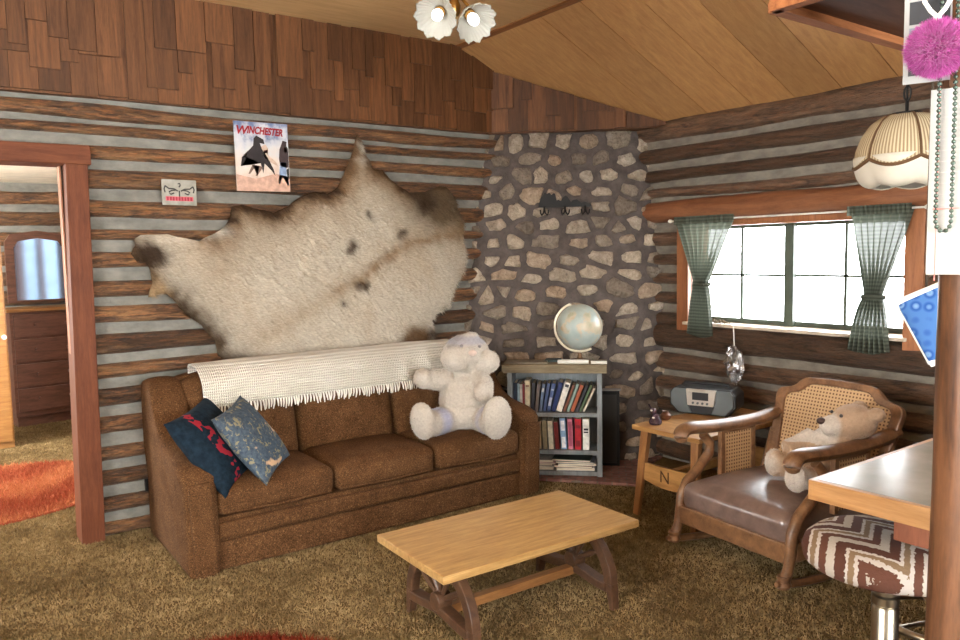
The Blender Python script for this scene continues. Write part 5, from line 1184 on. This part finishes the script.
def flower(tx, ty, tilt, az):
    T = Matrix.Translation((tx, ty, -.44)) @ Matrix.Rotation(R(az), 4, 'Z') @ Matrix.Rotation(R(180-tilt), 4, 'Y')
    mb = MB(); mb.tube([(0, 0, -.39), (tx*.5, ty*.5, -.375), (tx, ty, -.41), (tx, ty, -.44)], .008, 8); arm = mb.build('arm', m_brass, cl)
    def fn(u, v):
        a = 2*PI*u; r = .022+.070*v**.75+.0045*v**3*math.cos(11*a)+.002*v*math.cos(33*a); return (r*math.cos(a), r*math.sin(a), .090*v+.0055*v**3*math.cos(11*a+.6)+.0015*math.cos(32*a))
    mb = MB(); mb.grid(fn, 128, 16, closeu=True, M=T); mb.build('glass_shade', m_fg, arm, solid=.003, angle=180)
    mb = MB(); mb.ell((0, 0, .055), (.026, .026, .036), n=16, M=T); mb.build('bulb', m_bulb, arm)
    mb = MB(); mb.lathe([(.024, -.015), (.026, .02), (.0, .022)], 14, M=T); mb.build('socket', m_brass, arm)
flower(-.06, -.03, 58, 255); flower(.062, .0, 46, -55)
# ================================================================ bedroom beyond the doorway
m_dres = wood('dresser_mahogany', (82, 52, 40), (120, 80, 62), (1.4, 10, 10), .4, .4, 3, .06)
dr = thing('dresser', 'dark wooden dresser with mirror in the bedroom beyond the doorway', 'dresser', (.945, 8.80, 0), R(8)); dr.scale = (.86, 1, 1)
mb = MB(); mb.box((-.36, -.19, .10), (.45, .22, 1.12)); mb.box((-.34, -.15, 0), (.43, .2, .10)); mb.build('body', m_dres, dr, smooth=False, bevel=.004)
mb = MB(); mb.box((-.39, -.215, 1.12), (.48, .24, 1.15)); mb.build('top', m_honey, dr, smooth=False, bevel=.004)
for i in range(4):
    z = .15+i*.24; mb = MB(); mb.box((-.33, -.206, z), (.42, -.18, z+.225)); dw = mb.build('drawer', m_dres, dr, smooth=False, bevel=.006)
    for kx in (-.12, .2):
        mb = MB(); mb.tube([(kx, -.206, z+.12), (kx, -.23, z+.12)], .014, 10); mb.build('knob', m_dres, dw)
mo = [(-.27, 1.20), (.30, 1.20), (.30, 1.76), (.25, 1.83), (.015, 1.865), (-.22, 1.83), (-.27, 1.76)]
mb = MB(); mb.prism([(x_*1.18-.003, 1.15+(z-1.15)*1.055) for x_, z in mo], -.04, -.01, 'xz'); mf = mb.build('mirror_frame', m_dres, dr, smooth=False, bevel=.004)
t = NT('mirror_glass', .08, .5, 1, (140, 168, 206)); m_mir = t.m
mb = MB(); mb.prism([(-.235, 1.225), (.265, 1.225), (.265, 1.74), (.22, 1.80), (.015, 1.83), (-.19, 1.80), (-.235, 1.74)], -.045, -.038, 'xz'); mb.build('mirror', m_mir, mf, smooth=False)
wc = thing('tall_cabinet', 'yellow wood cabinet with a white knob in the bedroom, cut off by the photo edge', 'cabinet', (.22, 7.9, 0))
mb = MB(); mb.box((-.45, -.2, 0), (.35, .25, 1.80)); mb.build('body', m_honey, wc, smooth=False, bevel=.004)
mb = MB(); mb.box((-.05, -.22, .06), (.34, -.2, 1.76)); dd = mb.build('door', m_honey, wc, smooth=False, bevel=.004)
mb = MB(); mb.tube([(.325, -.22, .965), (.325, -.25, .965)], .02, 12); mb.build('knob', m_paper, dd)
t = NT('orange_shag', .95, .05); t.color(t.attr()); m_shag = t.m
def shag(name, label, c, rx, ry, n, cols, L=.035, w=.006):
    o = thing(name, label, 'rug', (c[0], c[1], .0)); mb = MB(); mb.prism([(rx*math.cos(2*PI*i/60), ry*math.sin(2*PI*i/60)) for i in range(60)], .002, .012); q = mb.build('backing', m_shag, o, smooth=False)
    paint(q, lambda p: cols[0])
    a, r = RNG.uniform(0, 2*PI, n), np.sqrt(RNG.random(n)); P = np.stack([rx*r*np.cos(a), ry*r*np.sin(a), np.full(n, .012)], 1)
    k = np.clip(.5+.5*np.sin(P[:, 1]*7+2*np.sin(P[:, 0]*5))+RNG.normal(0, .25, n), 0, 1)[:, None]
    cc = np.array(cols[0])*(1-k)+np.array(cols[1])*k; cc = cc*RNG.uniform(.7, 1.2, (n, 1))
    blades('pile', P, np.tile([0, 0, 1.], (n, 1)), L, w, m_shag, o, spread=.55, colors=cc); return o
shag('shag_rug', 'round orange and rust shag rug on the bedroom floor', (.15, 6.22), 1.0, .80, 30000, (lin(150, 74, 50), lin(190, 122, 82)))
shag('shag_rug', 'orange red shag rug at the bottom edge of the photo', (.62, 2.55), .72, .68, 22000, (lin(104, 40, 26), lin(136, 66, 42)))
# ================================================================ carpet pile
n = 360000
q = RNG.random((n*3, 2))*np.array([6.2, 8.9])+np.array([-1.6, .3]); keep = (q[:, 0] < W-.02) & ((q[:, 1] < D-.02) | ((q[:, 0] < 1.8) & (q[:, 1] > D+.12)) | ((q[:, 0] < .64) & (q[:, 0] > -.13))); 
dd_ = q@np.array([FWD.x, FWD.y]); ll = q@np.array([RGT.x, RGT.y]); keep &= (dd_ > 1.5) & (np.abs(ll) < dd_*.66+.9)
keep &= RNG.random(len(q)) < np.clip((4.2/np.maximum(dd_, .1))**1.6, 0, 1)*.98
keep &= ~(((q[:, 0]-.15)/1.0)**2+((q[:, 1]-6.22)/.80)**2 < 1) & ~(((q[:, 0]-.62)/.72)**2+((q[:, 1]-2.55)/.68)**2 < 1) & ~((q[:, 0] > 1.02) & (q[:, 0] < 3.22) & (q[:, 1] > 3.9) & (q[:, 1] < 4.8)) & ~((q[:, 0]+q[:, 1] > 7.42) & (q[:, 0] > 3.2) & (q[:, 1] > 3.4))
q = q[keep][:n]; n = len(q)
def vnoise(p, s, seed):
    g = np.random.default_rng(seed).random((256, 256)); x, y = p[:, 0]*s, p[:, 1]*s; xi, yi = np.floor(x).astype(int), np.floor(y).astype(int); fx, fy = x-xi, y-yi; fx = fx*fx*(3-2*fx); fy = fy*fy*(3-2*fy)
    G = lambda a, b: g[a % 256, b % 256]; return (G(xi, yi)*(1-fx)+G(xi+1, yi)*fx)*(1-fy)+(G(xi, yi+1)*(1-fx)+G(xi+1, yi+1)*fx)*fy
k = .5*vnoise(q, 5, 1)+.3*vnoise(q, 16, 2)+.5*vnoise(q, 42, 3)-.15
cc = np.array(lin(102, 82, 51))[None, :]*(1-k[:, None])+np.array(lin(166, 141, 100))[None, :]*k[:, None]; cc = cc*RNG.uniform(.66, 1.22, (n, 1))
ang = vnoise(q, 26, 4)*4*PI; lean = np.stack([np.cos(ang)*.5, np.sin(ang)*.5, np.zeros(n)], 1)
t = NT('carpet_yarn', .95, .05); t.color(t.attr()); P = np.concatenate([q, np.zeros((n, 1))], 1)
cpo = blades('carpet_pile', P, np.tile([0, 0, 1.], (n, 1)), .015, .0066, t.m, None, lean=lean, spread=.4, colors=cc)
tag(cpo, 'tan shag carpet pile covering the living room and bedroom floor', 'carpet')
